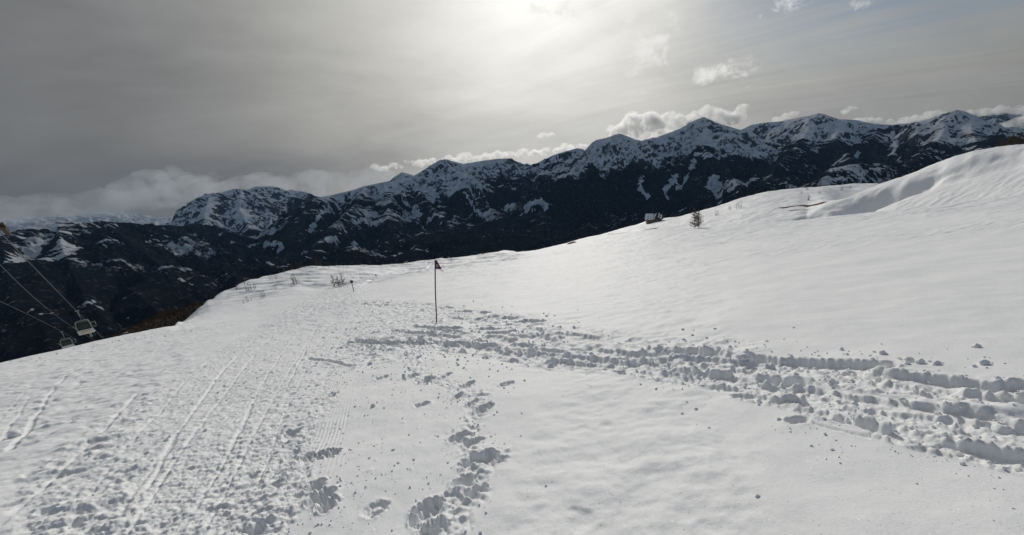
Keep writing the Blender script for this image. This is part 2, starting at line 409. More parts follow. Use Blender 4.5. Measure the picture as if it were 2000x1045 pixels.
def window(cx, cy_, rad_m):
    """row and column slices that cover a disc on the ground"""
    r = math.hypot(cx, cy_); a = math.degrees(math.atan2(cx, cy_))
    da = math.degrees(math.asin(min(0.99, rad_m/max(r, rad_m*1.02))))
    c0, c1 = np.searchsorted(azs, a-da), np.searchsorted(azs, a+da)+1
    k0, k1 = np.searchsorted(rs_, r-rad_m), np.searchsorted(rs_, r+rad_m)+1
    return slice(max(0, c0), min(NC, c1)), slice(max(0, k0), min(nn_, k1))
def seg_dist(x, y, p, q):
    vx, vy = q[0]-p[0], q[1]-p[1]; L = vx*vx+vy*vy+1e-9
    t = np.clip(((x-p[0])*vx+(y-p[1])*vy)/L, 0, 1)
    ddx = x-(p[0]+t*vx); ddy = y-(p[1]+t*vy)
    return np.hypot(ddx, ddy), t, (vx*(y-p[1])-vy*(x-p[0]))
def pit(p, q, w, depth, wall=0.35, rim=0.25, seed=0, rag=0.35):
    """a boot or ski hole: a ragged capsule from p to q pressed into the snow, with thrown-up rim"""
    cx, cy_ = (p[0]+q[0])/2, (p[1]+q[1])/2; L = math.hypot(q[0]-p[0], q[1]-p[1])
    s = window(cx, cy_, L/2+w*2.6)
    x, y = Xn[s], Yn[s]
    if x.size == 0: return
    d, t, _ = seg_dist(x, y, p, q)
    nz = fbm(x/(w*0.75)+seed*3.1, y/(w*0.75), 4, seed % 97, 0.6)
    d = d*(1+0.0) + nz*w*rag
    hole = sstep(d, w*(1+wall*0.4), w*(1-wall))
    floor = 1 + 0.16*fbm(x/(w*0.7), y/(w*0.7)+seed, 2, 5+seed % 89)
    lump = np.exp(-((d-w*1.32)/(w*0.33))**2)*np.clip(0.4+1.3*nz, 0, 2)
    o_ = off[s]; off[s] = o_*(1-hole) + np.minimum(o_*0.4, -depth*floor)*hole + rim*depth*lump*(1-hole)
def groove(pts, w, depth, berm=0.4, nz=0.3, seed=0):
    """a continuous ski or rope track along a polyline"""
    for p, q in zip(pts[:-1], pts[1:]):
        cx, cy_ = (p[0]+q[0])/2, (p[1]+q[1])/2; L = math.hypot(q[0]-p[0], q[1]-p[1])
        s = window(cx, cy_, L/2+w*4)
        x, y = Xn[s], Yn[s]
        if x.size == 0: continue
        d, t, side_ = seg_dist(x, y, p, q)
        m = ((t > 0) | (d < 1e-6)) & (t < 1)
        wob = perlin(x*1.3, y*1.3, seed)*w*nz
        d = np.abs(d+wob)
        off[s] += np.where(m, -depth*sstep(d, w, w*0.35) + berm*depth*np.exp(-((d-w*1.25)/(w*0.45))**2)*(0.6+0.6*perlin(x*3, y*3, seed+3)), 0)
def gpts(P, rmin=0.0, sub=1):
    out = []
    for (a, c) in zip(P[:-1], P[1:]):
        for k in range(sub): out.append((a[0]+(c[0]-a[0])*k/sub, a[1]+(c[1]-a[1])*k/sub))
    out.append(P[-1])
    return [gxy(x, y, rmin) for x, y in out]
def band_mask(left, right, soft=1.2, noise_amp=1.5, seed=1):
    """mask between two ground curves (given as photo points), as angle over log distance"""
    def cv(P):
        g = [ground(*p) for p in P]; rr = np.array([q[3] for q in g]); aa = np.array([math.degrees(math.atan2(q[0], q[1])) for q in g])
        o = np.argsort(rr); return np.log(rr[o]), aa[o]
    l, r_ = cv(left), cv(right); lr = np.log(rs_[:nn_])
    aL = np.interp(lr, *l)[None]; aR = np.interp(lr, *r_)[None]
    w = noise_amp*fbm(Xn*0.8, Yn*0.8, 3, seed)
    return sstep(AZ+w, aL-soft, aL+soft)*sstep(AZ+w, aR+soft, aR-soft)

# --- broad shapes: gentle drifts, wind ripples
far_w = sstep(Rn, 6, 40)
off[:, :nn_] += 0.035*fbm(Xn*0.55, Yn*0.55, 3, 11) + far_w*0.20*fbm(Xn*0.07, Yn*0.07, 3, 12)
# wind crust on the field and the hills: long low scales lying across the wind
wx = Xn*0.94+Yn*0.34; wy = -Xn*0.34+Yn*0.94
crust = ridged(wx*0.16+0.2*perlin(Xn*.1, Yn*.1, 3), wy*0.8, 4, 21, 0.55)
field = sstep(AZ, -20, -8)
off[:, :nn_] += (0.02+0.06*sstep(Rn, 25, 60)-0.045*sstep(Rn, 85, 98))*np.clip(crust-0.35, 0, 2)*field*sstep(Rn, 12, 30)
patch = sstep(fbm(Xn*0.10, Yn*0.10, 3, 22), 0.0, 0.45)
off[:, :nn_] += 0.022*np.clip(ridged(wx*0.55, wy*2.3, 4, 23, 0.6)-0.2, 0, 2)*patch*field*sstep(Rn, 12, 22)*sstep(Rn, 90, 70)
hill = sstep(Rn, 92, 100)
off[:, :nn_] += hill*(0.08*np.clip(ridged(wx*0.09, wy*0.22, 4, 25, 0.55)-0.3, 0, 2) + 0.25*fbm(Xn*0.12, Yn*0.12, 4, 27))*sstep(AZ, 5, 14)
off[:, :nn_] += sstep(Rn, 60, 75)*0.5*fbm(Xn*0.1, Yn*0.25, 4, 28)*sstep(AZ, 5, 0)

big_off = off.copy(); off[:] = 0
# --- churned piste
L_EDGE = [(0,1000),(120,880),(250,795),(400,700),(500,640),(585,588),(660,556)]
R_EDGE = [(560,1045),(610,930),(640,840),(665,760),(690,690),(694,640),(698,600),(705,572),(720,552)]
piste = band_mask(L_EDGE, R_EDGE, 1.6, 1.4, 31)
tramp = band_mask([(660,700),(676,660),(684,620),(690,590),(695,570)], [(980,690),(960,660),(900,630),(830,608),(740,585)], 1.0, 1.6, 33)
leftroll = band_mask([(-300,900),(-200,760),(-100,735),(0,712),(130,684),(250,660)], [(250,860),(300,790),(340,740),(370,690),(420,650)], 1.5, 2.0, 35)
sc = 1.0/np.maximum(0.10, 0.017*Rn)                  # lumps: coarser farther off where only the coarse ones survive
px_, py_ = Xn+0.25*Yn, Yn
fa = sstep(Rn, 9, 3); fb = sstep(Rn, 48, 10)
gx_ = Xn+0.35*Yn; gy_ = Yn-0.35*Xn                    # the lumps lie a little across the run
churn = (0.020*fa*0.7*fbm(gx_*17, gy_*24, 3, 41) + 0.012*fb*fbm(gx_*7.5, gy_*13, 3, 43) + (0.012+0.075*sstep(Rn, 9, 40))*fbm(gx_*1.9, gy_*3.2, 3, 45)
         + 0.016*(np.abs(fbm(gx_*4.5, gy_*10.0, 3, 46))-0.3))
late = piste*churn
cl = np.clip(fbm(Xn*9, Yn*9, 2, 47)-0.35, 0, 1)
late += piste*0.03*cl*sstep(Rn, 30, 10)
wide = band_mask([(-400,1045),(-200,900),(0,760),(130,700),(250,672),(380,640)], [(80,1045),(160,900),(300,800),(430,700),(520,645),(600,590)], 3.0, 4.0, 32)
late += wide*(0.010*fbm(gx_*3.5, gy_*7.5, 4, 42) + 0.022*np.clip(fbm(gx_*2.4, gy_*5.5, 3, 44)-0.3, 0, 1)*sstep(Rn, 5, 12))
off[:, :nn_] += leftroll*(0.03*fbm(Xn*1.3, Yn*2.6, 4, 49) + 0.12*np.clip(fbm(Xn*0.9, Yn*1.8, 3, 50)-0.25, 0, 1) + 0.07*np.clip(fbm(Xn*3, Yn*4, 2, 48)-0.40, 0, 1) + sstep(Rn, 28, 42)*0.10*np.abs(fbm(Xn*0.8, Yn*1.4, 3, 47)))
tramp = tramp*sstep(Rn, 7.0, 9.0)
off[:, :nn_] += tramp*(0.07*(np.abs(fbm(Xn*2.2, Yn*3.0, 4, 51))-0.45) + 0.05*np.clip(fbm(Xn*4.5, Yn*5, 2, 53)-.2, 0, 1))
# small debris bumps between the piste and the boot trail
deb = band_mask([(560,1045),(620,900),(655,780),(690,700)], [(1000,1045),(1000,900),(960,780),(860,700)], 1.5, 1.5, 55)
off[:, :nn_] += deb*(0.03*np.clip(fbm(Xn*6, Yn*6, 2, 57)-0.85, 0, 1) + 0.05*np.clip(fbm(Xn*13, Yn*15, 2, 59)-0.80, 0, 1)+0.004*fbm(Xn*3, Yn*3, 3, 60))
# groomer's corduroy strip
cd = band_mask([(596,880),(618,830),(640,775),(660,725)], [(668,880),(684,820),(696,760),(702,715)], 0.5, 0.5, 61)
cd = cd*sstep(Rn, 3.0, 4.6)*sstep(Rn, 11.5, 7.5)*sstep(fbm(Xn*0.9, Yn*0.9, 3, 63), -0.55, -0.1)
pA, pB = gxy(640,850), gxy(684,720); tl = math.hypot(pB[0]-pA[0], pB[1]-pA[1]); nx, ny = -(pB[1]-pA[1])/tl, (pB[0]-pA[0])/tl
off[:, :nn_] = off[:, :nn_]*(1-0.75*cd) + cd*0.0032*np.sin((Xn*nx+Yn*ny)*2*math.pi/0.042)

# ski tracks on the piste and on the left shoulder
TR = [([(290,955),(330,880),(385,790),(440,720),(500,660)],.07,.035),([(470,850),(500,770),(545,700),(580,655)],.05,.03),([(0,1030),(90,950),(190,850),(270,770)],.08,.035),
      ([(20,880),(60,830),(100,770),(130,735),(200,690),(255,662)],.10,.05),([(130,735),(205,700),(250,672),(285,655)],.09,.045),([(0,820),(40,780),(75,735)],.06,.03),
      ([(0,860),(40,805),(60,775)],.05,.03),([(380,1000),(440,900),(470,840)],.05,.03),([(560,760),(590,700),(615,650)],.05,.025),([(250,1045),(345,900),(430,780),(500,690),(560,625),(610,585)],.045,.028),([(400,1045),(470,900),(540,770),(600,670),(645,590)],.04,.022),([(150,1000),(260,860),(370,740),(460,660)],.05,.022),([(505,940),(560,800),(610,700),(650,610)],.035,.02),([(240,1000),(300,915),(345,850)],.06,.025)]
for i, (P, w, dp) in enumerate(TR): groove(gpts(P, 0, 4), w*0.5, dp*0.6, 0.25, 0.5, 200+i)
for i, P in enumerate([[(600,700),(690,715),(735,700)],[(655,735),(700,715),(730,698)],[(300,690),(380,670),(440,655)],[(0,745),(60,735),(120,722)]]):
    groove(gpts(P, 0, 4), .09, .05, 0.5, 0.9, 230+i)
# snowed-over tracks on the far part of the run
for i, P in enumerate([[(745,535),(800,528),(840,518)],[(760,545),(830,530),(845,516),(820,508)],[(860,522),(900,512),(960,503)],[(690,560),(735,547),(800,535)]]):
    groove(gpts(P, 60, 5), .5, .16, 0.6, 0.6, 240+i)

# --- trampled ski-tour track crossing to the right: several lines of long slots
def slots(line, half, n, wrange, lrange, drange, seed, tilt=0.12):
    rg = np.random.default_rng(seed)
    g = [gp(p) for p in line]; segl = [np.linalg.norm(c-a) for a, c in zip(g[:-1], g[1:])]; tot = sum(segl)
    hw = [h for h in half]
    for k in range(n):
        s = rg.random()*tot; i = 0
        while i < len(segl)-1 and s > segl[i]: s -= segl[i]; i += 1
        f = min(1, s/segl[i]); c = g[i]+(g[i+1]-g[i])*f; d = (g[i+1]-g[i])/segl[i]; nrm = np.array([-d[1], d[0]])
        h = hw[i]+(hw[i+1]-hw[i])*f
        c = c + nrm*h*(rg.random()*2-1)
        a = rg.normal()*tilt; dd = np.array([d[0]*math.cos(a)-d[1]*math.sin(a), d[0]*math.sin(a)+d[1]*math.cos(a)])
        L = rg.uniform(*lrange); w = rg.uniform(*wrange)
        pit(c-dd*L/2, c+dd*L/2, w, rg.uniform(*drange), 0.28, 0.30, int(rg.integers(1, 999)), 0.38)
BL = [(690,668),(850,672),(1000,685),(1150,700),(1300,715),(1450,728),(1600,755),(1780,780),(2000,805)]
BL = run_on(BL, 7.0)
bm1 = band_mask([(650,690),(690,662),(1000,668),(1200,672)], [(2100,900),(1900,840),(1600,770),(1400,735)], 1.0, 1.0, 71)
# rubble in the band
gB = [gp(p) for p in BL]; dB = np.full(Xn.shape, 99., np.float32)
for a_, c_ in zip(gB[:-1], gB[1:]): dB = np.minimum(dB, seg_dist(Xn, Yn, a_, c_)[0])
hwB = 0.55 + 0.35*perlin(Xn*0.5, Yn*0.5, 73)
bandm = sstep(dB, hwB+0.25, hwB-0.15)
bd = gB[-3]-gB[2]; bd = bd/np.linalg.norm(bd); us = Xn*bd[0]+Yn*bd[1]; ua = -Xn*bd[1]+Yn*bd[0]        # along and across the track
off[:, :nn_] += bandm*(0.060*(ridged(us*0.9, ua*2.8, 4, 75, 0.55)*0.5-0.75) + 0.030*np.clip(fbm(us*3.5, ua*7, 3, 77), 0, 1))
slots(BL, [.10,.2,.45,.5,.5,.5,.5,.52,.55,.55,.55], 150, (.05,.11), (.5,1.4), (.05,.11), 301, .08)
slots(BL, [.10,.2,.5,.55,.6,.6,.6,.6,.65,.65,.65], 48, (.035,.06), (.08,.3), (.03,.07), 308, 0.8)
slots([(690,668),(780,668),(900,672),(1000,684)], [.02,.03,.05,.1], 16, (.13,.18), (.5,.9), (.11,.16), 302, 0.03)
slots(run_on([(1290,690),(1500,700),(1650,715),(1800,735),(2000,760)], 7.0), [.2,.22,.22,.25,.25,.25,.25], 20, (.06,.11), (.5,1.5), (.06,.11), 303, 0.12)
UL = [(700,590),(800,596),(900,612),(1000,632),(1100,655),(1200,672),(1350,685)]
slots(UL, [.5,.6,.6,.5,.4,.35,.3], 36, (.10,.18), (.4,1.2), (.06,.13), 304)
gU = [np.array(gxy(*p)) for p in UL]; dU = np.full(Xn.shape, 99., np.float32)
for a_, c_ in zip(gU[:-1], gU[1:]): dU = np.minimum(dU, seg_dist(Xn, Yn, a_, c_)[0])
off[:, :nn_] += sstep(dU, 1.1, 0.4)*0.08*(np.abs(fbm(Xn*2.2, Yn*3.0, 4, 79))-0.45)
slots([(800,640),(950,650),(1080,660)], [.6,.6,.5], 20, (.08,.14), (.4,1.0), (.06,.12), 305)
# single skin tracks at lower right
for i, P in enumerate([[(1515,778),(1570,795),(1640,815),(1720,842),(1800,862),(1880,880),(2000,912)],[(1600,780),(1660,800),(1720,820),(1790,845),(1850,868),(1920,880),(2000,898)],[(1575,822),(1640,838),(1700,852)]]):
    g = gpts(P, 0, 5)
    if i < 2: g = [tuple(q) for q in run_on([np.array(q) for q in g], 6.0)]
    groove(g, .06 if i < 2 else .02, .07 if i < 2 else .02, 0.5, 0.6, 260+i)
slots([(1515,780),(1640,815),(1800,862),(1880,880),(2000,912)], [.03]*5, 13, (.04,.06), (.25,.6), (.04,.07), 306, .06)
slots([(1600,780),(1720,822),(1850,866),(2000,896)], [.03]*4, 9, (.035,.055), (.25,.5), (.04,.07), 307, .06)
pit(gxy(1548,820), gxy(1566,818), .05, .05, .5, .2, 3, .2)
# --- the boot trail coming towards the camera: posthole after posthole
BH = [(785,690,.15,.16),(810,702,.14,.14),(800,735,.17,.2),(832,742,.17,.2),(870,735,.11,.16),(914,752,.12,.24),(890,778,.10,.12),(945,800,.13,.28),(920,790,.10,.14),
      (895,855,.13,.14),(925,862,.12,.12),(950,893,.15,.2),(920,900,.14,.14),(975,900,.08,.12),(905,940,.12,.2),(930,958,.10,.18),(835,990,.14,.26),(850,1030,.12,.2),(842,1085,.13,.2),(862,1150,.12,.2),(835,1230,.13,.2),(822,1010,.10,.2)]
for i, (x, y, w, dp) in enumerate(BH):
    p = np.array(gxy(x-6, y+3)); q = np.array(gxy(x+6, y-4)); pit(p, q, w*0.55, dp*0.38, 0.45, 0.4, 40+i, 0.5)
gT = [np.array(gxy(*p)) for p in [(790,690),(830,740),(900,760),(940,800),(900,860),(950,900),(910,960),(840,1000),(845,1045),(855,1140),(840,1240)]]; dT = np.full(Xn.shape, 99., np.float32)
for a_, c_ in zip(gT[:-1], gT[1:]): dT = np.minimum(dT, seg_dist(Xn, Yn, a_, c_)[0])
off[:, :nn_] += sstep(dT+0.12*fbm(Xn*3, Yn*3, 2, 81), 0.22, 0.06)*(0.05*(np.abs(fbm(Xn*5.5, Yn*5.5, 3, 83))-0.4) + 0.035*np.clip(fbm(Xn*13, Yn*13, 2, 85)-.1, 0, 1))
# holes on the edge of the piste, lower left of centre
for i, (x, y, w, dp) in enumerate([(628,975,.075,.26),(618,955,.06,.2),(640,990,.06,.2),(508,1035,.07,.14),(568,848,.07,.1),(605,900,.05,.08),(570,885,.06,.1),(598,893,.06,.12),(630,890,.07,.14),(652,888,.05,.1),(545,935,.04,.07),(538,955,.04,.07),(480,935,.04,.06),(492,930,.05,.06),(733,993,.07,.05)]):
    p = np.array(gxy(x-5, y+4)); q = np.array(gxy(x+5, y-5)); pit(p, q, w, dp*0.6, 0.45, 0.3, 70+i, 0.45)
for i, (x, y) in enumerate([(140,820),(60,925),(330,700),(95,1000),(160,1020),(240,940),(390,740),(455,690),(650,770),(700,680),(745,738),(825,790),(990,752)]):
    p = np.array(gxy(x-6, y+2)); q = np.array(gxy(x+6, y-2)); pit(p, q, .06, .06, 0.5, 0.5, 90+i, 0.4)
# wind-softened hollows on the smooth foreground
def bowl(px, py, rx, depth, seed):
    cx, cy_ = gxy(px, py); s = window(cx, cy_, rx*3)
    d = np.hypot(Xn[s]-cx, (Yn[s]-cy_)*1.2)/rx
    d = d*(1+0.5*fbm(Xn[s]*7, Yn[s]*7, 2, 88)); off[s] += -0.55*depth*np.exp(-d*d) + 0.15*depth*np.exp(-((d-1.4)/0.6)**2)
for i, (x, y, rr, dd) in enumerate([(1185,832,.07,.03),(1140,1015,.08,.03),(1200,745,.12,.02),(1390,1030,.07,.02),(1320,880,.2,.015),(1420,865,.12,.015),(1280,940,.15,.012),(1000,905,.1,.01)]): bowl(x, y, rr, dd, i)
low = band_mask([(960,1045),(1020,900),(1080,760)], [(1500,1045),(1450,900),(1400,800)], 4, 2, 87)
off[:, :nn_] += low*(0.020*fbm(Xn*1.6, Yn*2.2, 3, 89)+0.006*fbm(Xn*6, Yn*8, 3, 90))
off[:, :nn_] += 0.004*fbm(Xn*4, Yn*4, 3, 91)*sstep(Rn, 14, 8)

off = np.where(off > 0, 0.055*np.tanh(off/0.055), -0.19*np.tanh(-off/0.19)).astype(np.float32) + big_off
def soften(a, na, nr):
    for _ in range(na): a[1:-1] = 0.25*a[:-2]+0.5*a[1:-1]+0.25*a[2:]
    for _ in range(nr): a[:, 1:-1] = 0.25*a[:, :-2]+0.5*a[:, 1:-1]+0.25*a[:, 2:]
feat = off-big_off; k9 = int(np.searchsorted(rs_, 9.0)); f1 = feat[:, :k9].copy(); soften(f1, 3, 1); k3 = f1
cdw = cd[:, :k9]; feat[:, :k9] = f1*(1-cdw)+feat[:, :k9]*cdw
f2 = feat[:, k9:].copy(); soften(f2, 1, 0); feat[:, k9:] = f2
dis = sstep(np.abs(feat[:, :nn_]), 0.018, 0.06)*sstep(Rn, 22, 12)
feat[:, :nn_] += dis*(0.015*fbm(Xn*9, Yn*9, 4, 98) + 0.022*np.clip(fbm(Xn*8, Yn*8, 2, 99)-0.3, 0, 1))
feat[:, :nn_] += late*(1-0.85*cd)
off = feat+big_off
# --- the drifted hollows on the right-hand hill and the mound at the run's end
def scoop(P, w, depth, rmin):
    g = [np.array(gxy(x, y, rmin)) for x, y in P]; d = np.full(Xn.shape, 999., np.float32)
    for a_, c_ in zip(g[:-1], g[1:]): d = np.minimum(d, seg_dist(Xn, Yn, a_, c_)[0])
    off[:, :nn_] -= depth*np.exp(-(d/w)**2)
def scoop_under(P, back, w, depth):
    g = []
    for x, y in P:
        a, t = ray(x, y); r = float(np.interp(a, C3[0], C3[1]))-back; g.append((r*math.sin(rad(a)), r*math.cos(rad(a))))
    d = np.full(Xn.shape, 999., np.float32)
    for a_, c_ in zip(g[:-1], g[1:]): d = np.minimum(d, seg_dist(Xn, Yn, a_, c_)[0])
    d = d*(1+0.25*fbm(Xn*0.12, Yn*0.12, 3, 97))
    off[:, :nn_] -= depth*np.exp(-(d/w)**2)
scoop_under([(1615,425),(1650,410),(1690,392),(1722,375)], 7.0, 5.0, 5.2)
scoop_under([(1865,365),(1895,345),(1930,325)], 14.0, 5.0, 2.2)
off += np.where(rs_[None] > 225, 7.0*fbm(X*0.018, Y*0.018, 4, 96)*sstep(rs_[None], 225, 420), 0).astype(np.float32)
# bare ground: blown-clear grass and stones on the hill
def bare_at(P, w, amt, rmin=88):
    g = [np.array(gxy(x, y, rmin)) for x, y in P]; d = np.full(Xn.shape, 999., np.float32)
    for a_, c_ in zip(g[:-1], g[1:]): d = np.minimum(d, seg_dist(Xn, Yn, a_, c_)[0])
    bare[:, :nn_] = np.maximum(bare[:, :nn_], amt*np.exp(-(d/w)**2))
bare_at([(1115,474),(1150,470)], 2.2, .75); bare_at([(1150,470),(1178,464)], 3, .55); bare_at([(1235,458),(1262,450),(1280,447)], 1.1, .95)
bare_at([(1190,458),(1220,455)], 3, .5); bare_at([(1530,407),(1570,402),(1610,397)], 1.3, .9); bare_at([(1545,413),(1575,411)], 1.6, .6)
bare_at([(1510,398),(1535,393)], 2.0, .5)
hs = rs_[None] > 215; bare = np.where(hs, np.clip(0.75+0.35*fbm(X*0.02, Y*0.02, 3, 93), 0, 1.0), bare)
bare = np.where((rs_[None] > 330), np.clip(0.62+0.30*fbm(X*0.012, Y*0.012, 4, 94), 0, 1.0), bare)

wood_a = np.where(rs_[None] > 215, 1.0, 0.0)*np.ones_like(bare)
fl_ = np.where(rs_[None] > 215, np.clip(0.80+0.35*fbm(X*0.03, Y*0.03, 4, 95), 0, 1), 0); bare = np.where(rs_[None] > 215, fl_, bare)
# weld the seam and pin the pole
off[0] = off[-1] = 0
off[:, 0] = 0
Z = Zb+off
ground_o = struct(link('snow_slope', grid_mesh('snow_slope', X, Y, Z, {'bare': bare, 'wood': wood_a}), SNOW))

def surf(x, y):
    """height of the finished snow surface at x, y"""
    r = math.hypot(x, y); a = math.degrees(math.atan2(x, y))
    i = int(np.clip(np.searchsorted(azs, a), 1, NC-1)); j = int(np.clip(np.searchsorted(rs_, r), 1, NR-1))
    if abs(azs[i-1]-a) < abs(azs[i]-a): i -= 1
    if abs(rs_[j-1]-r) < abs(rs_[j]-r): j -= 1
    return float(Z[i, j])

# ------------------------------------------------------------------ mountains across the valley
RIDGES = [
 # pyramid massif
 dict(p=[(905,505,6300),(960,458,6900),(1010,420,7500),(1040,395,7700),(1070,370,7900),(1095,345,8000),(1130,312,8200),(1150,285,8300),(1165,273,8400),(1185,269,8450),(1203,262,8500),(1212,261,8500),(1240,272,8700),(1262,277,8800),(1290,266,9000),(1330,250,9200),(1345,242,9300),(1362,233,9400),(1375,228,9500),(1400,239,9500),(1440,252,9600),(1470,272,9700),(1510,300,9700)], k=.62),
 dict(p=[(1165,273,8400),(1158,320,7700),(1170,365,7000),(1190,415,6200),(1205,470,5500)], k=.60),
 dict(p=[(1212,261,8500),(1225,310,8000),(1222,345,7500),(1235,395,6800)], k=.62),
 dict(p=[(1375,228,9500),(1380,262,8800),(1372,288,8300),(1345,302,8000),(1308,335,7500),(1280,368,7000),(1270,415,6400),(1275,460,5600)], k=.60),
 dict(p=[(1372,288,8300),(1402,312,7800),(1432,345,7200),(1452,380,6600),(1475,420,6000)], k=.60),
 dict(p=[(1372,288,8300),(1365,330,7600),(1360,380,6800),(1355,430,6000)], k=.62),
 dict(p=[(1440,252,9600),(1450,290,8900),(1485,325,8100),(1520,360,7200),(1540,400,6400)], k=.60),
 dict(p=[(1095,345,8000),(1075,400,7000),(1060,440,6200),(1050,490,5400)], k=.55),
 dict(p=[(1010,420,7500),(985,462,6500),(975,500,5600)], k=.50),
 dict(p=[(960,458,6900),(915,480,5900),(880,505,4900),(860,530,4200)], k=.42),
 dict(p=[(1060,440,6200),(1035,470,5200),(1010,500,4300)], k=.42),
 dict(p=[(1150,440,5600),(1130,470,4700),(1110,500,4000)], k=.42),
 dict(p=[(1230,440,5400),(1220,470,4500)], k=.42),
 dict(p=[(1350,400,5600),(1330,440,4600)], k=.42),
 dict(p=[(820,470,5600),(800,510,4500),(790,540,3800)], k=.42),
 dict(p=[(690,480,5200),(680,520,4300),(670,550,3700)], k=.42),
 dict(p=[(620,505,4700),(600,540,3900),(590,570,3300)], k=.42),
 dict(p=[(450,520,5200),(470,560,4200),(480,600,3500)], k=.42),
 dict(p=[(250,560,4300),(300,600,3500),(330,640,3000)], k=.42),
 dict(p=[(60,600,3800),(90,650,3200),(100,700,2800)], k=.42),
 # right-hand range
 dict(p=[(1430,262,11400),(1470,243,11500),(1500,239,11500),(1530,236,11500),(1560,230,11000),(1580,226,10700),(1597,221,10500),(1610,223,10500),(1640,233,10500),(1672,234,10700),(1700,240,10800),(1740,244,11000),(1770,241,11000),(1795,237,10500),(1820,230,10200),(1850,220,10000),(1868,214,10000),(1880,216,10000),(1890,221,10000),(1915,240,9900),(1940,254,9800),(1965,263,9500),(1985,270,9300),(2010,280,9000),(2100,300,8500),(2300,330,8000)], k=.62),
 dict(p=[(1578,227,10650),(1580,254,9700),(1560,282,8900),(1530,312,8000),(1505,342,7200),(1490,372,6500)], k=.60),
 dict(p=[(1645,234,10500),(1632,268,9400),(1655,305,8300),(1685,342,7100),(1720,380,6000)], k=.60),
 dict(p=[(1846,222,10050),(1845,252,9100),(1828,280,8200),(1792,310,7200),(1765,340,6300)], k=.60),
 dict(p=[(1896,226,9950),(1898,262,8900),(1925,305,7600),(1905,345,6600)], k=.60),
 dict(p=[(1720,242,10900),(1700,280,9400),(1722,318,8200)], k=.58),
 dict(p=[(1790,238,10600),(1775,275,9400),(1745,300,8500)], k=.58),
 dict(p=[(1590,355,4900),(1660,322,5700),(1750,316,6200),(1810,328,6000)], k=.45),
 # far pass
 dict(p=[(995,348,12600),(1020,333,12600),(1050,318,12500),(1080,303,12500),(1105,295,12500),(1128,289,12500),(1145,295,12500),(1175,312,12500)], k=.6),
 dict(p=[(1020,364,10400),(1050,340,10000),(1080,328,9900),(1100,320,9800),(1130,324,9600),(1160,345,9500)], k=.58),
 # long snowy ridge left of the centre
 dict(p=[(545,450,9000),(565,425,9000),(585,405,9000),(610,388,9000),(650,380,9200),(690,371,9200),(715,362,9000),(750,355,9000),(800,347,9300),(822,335,9400),(840,323,9600),(858,313,9650),(868,311,9700),(885,315,9800),(905,320,10000),(930,316,10100),(960,311,10300),(985,309,10300),(1005,316,10400),(1030,325,10500),(1050,343,10500)], k=.58),
 dict(p=[(752,362,12000),(770,345,12000),(785,336,12000),(800,340,12000)], k=.7),
 dict(p=[(715,362,9000),(690,402,8000),(650,442,7000),(605,490,5900),(570,530,5000)], k=.58),
 dict(p=[(750,355,9000),(758,410,7800),(755,465,6300),(750,520,4900)], k=.58),
 dict(p=[(800,347,9300),(830,390,8300),(868,430,7300),(900,470,6300),(915,505,5500)], k=.58),
 dict(p=[(868,311,9700),(900,350,9000),(940,390,8200),(975,425,7300)], k=.58),
 dict(p=[(960,311,10300),(985,345,9700),(1000,375,9000)], k=.58),
 dict(p=[(610,388,9000),(580,430,8000),(545,470,7000)], k=.6),
 # rounded white mountain under the cloud
 dict(p=[(335,455,11300),(345,440,11500),(352,425,11500),(365,405,11600),(385,386,11700),(410,378,11800),(430,376,11900),(455,369,12000),(470,368,12000),(495,376,12000),(520,386,12000),(545,392,12000),(575,398,12000),(600,402,12000)], k=.62),
 dict(p=[(470,368,12000),(468,410,11000),(488,448,10000)], k=.62),
 dict(p=[(410,378,11800),(398,420,10800),(408,452,10000)], k=.62),
 dict(p=[(520,386,12000),(530,415,11200),(528,445,10300)], k=.62),
 dict(p=[(470,375,13200),(500,364,13300),(530,364,13300),(560,374,13300),(600,390,13300)], k=.5),
 # dark ridge at the far left
 dict(p=[(-200,560,6000),(-60,490,6400),(0,462,6500),(40,447,6700),(75,438,6900),(110,430,7000),(140,438,7100),(165,436,7300),(200,431,7500),(240,436,7800),(275,441,8000),(330,439,8500),(355,442,8700),(400,450,8500),(450,455,8200),(490,464,8000),(525,478,7500)], k=.55),
 dict(p=[(110,430,7000),(120,480,6000),(140,530,5000),(170,590,4000)], k=.52),
 dict(p=[(200,431,7500),(262,480,6300),(330,530,5200),(385,570,4400)], k=.52),
 dict(p=[(0,462,6500),(15,540,5000),(25,600,4000)], k=.52),
 dict(p=[(350,442,8800),(400,490,7000),(440,520,6000)], k=.5),
]
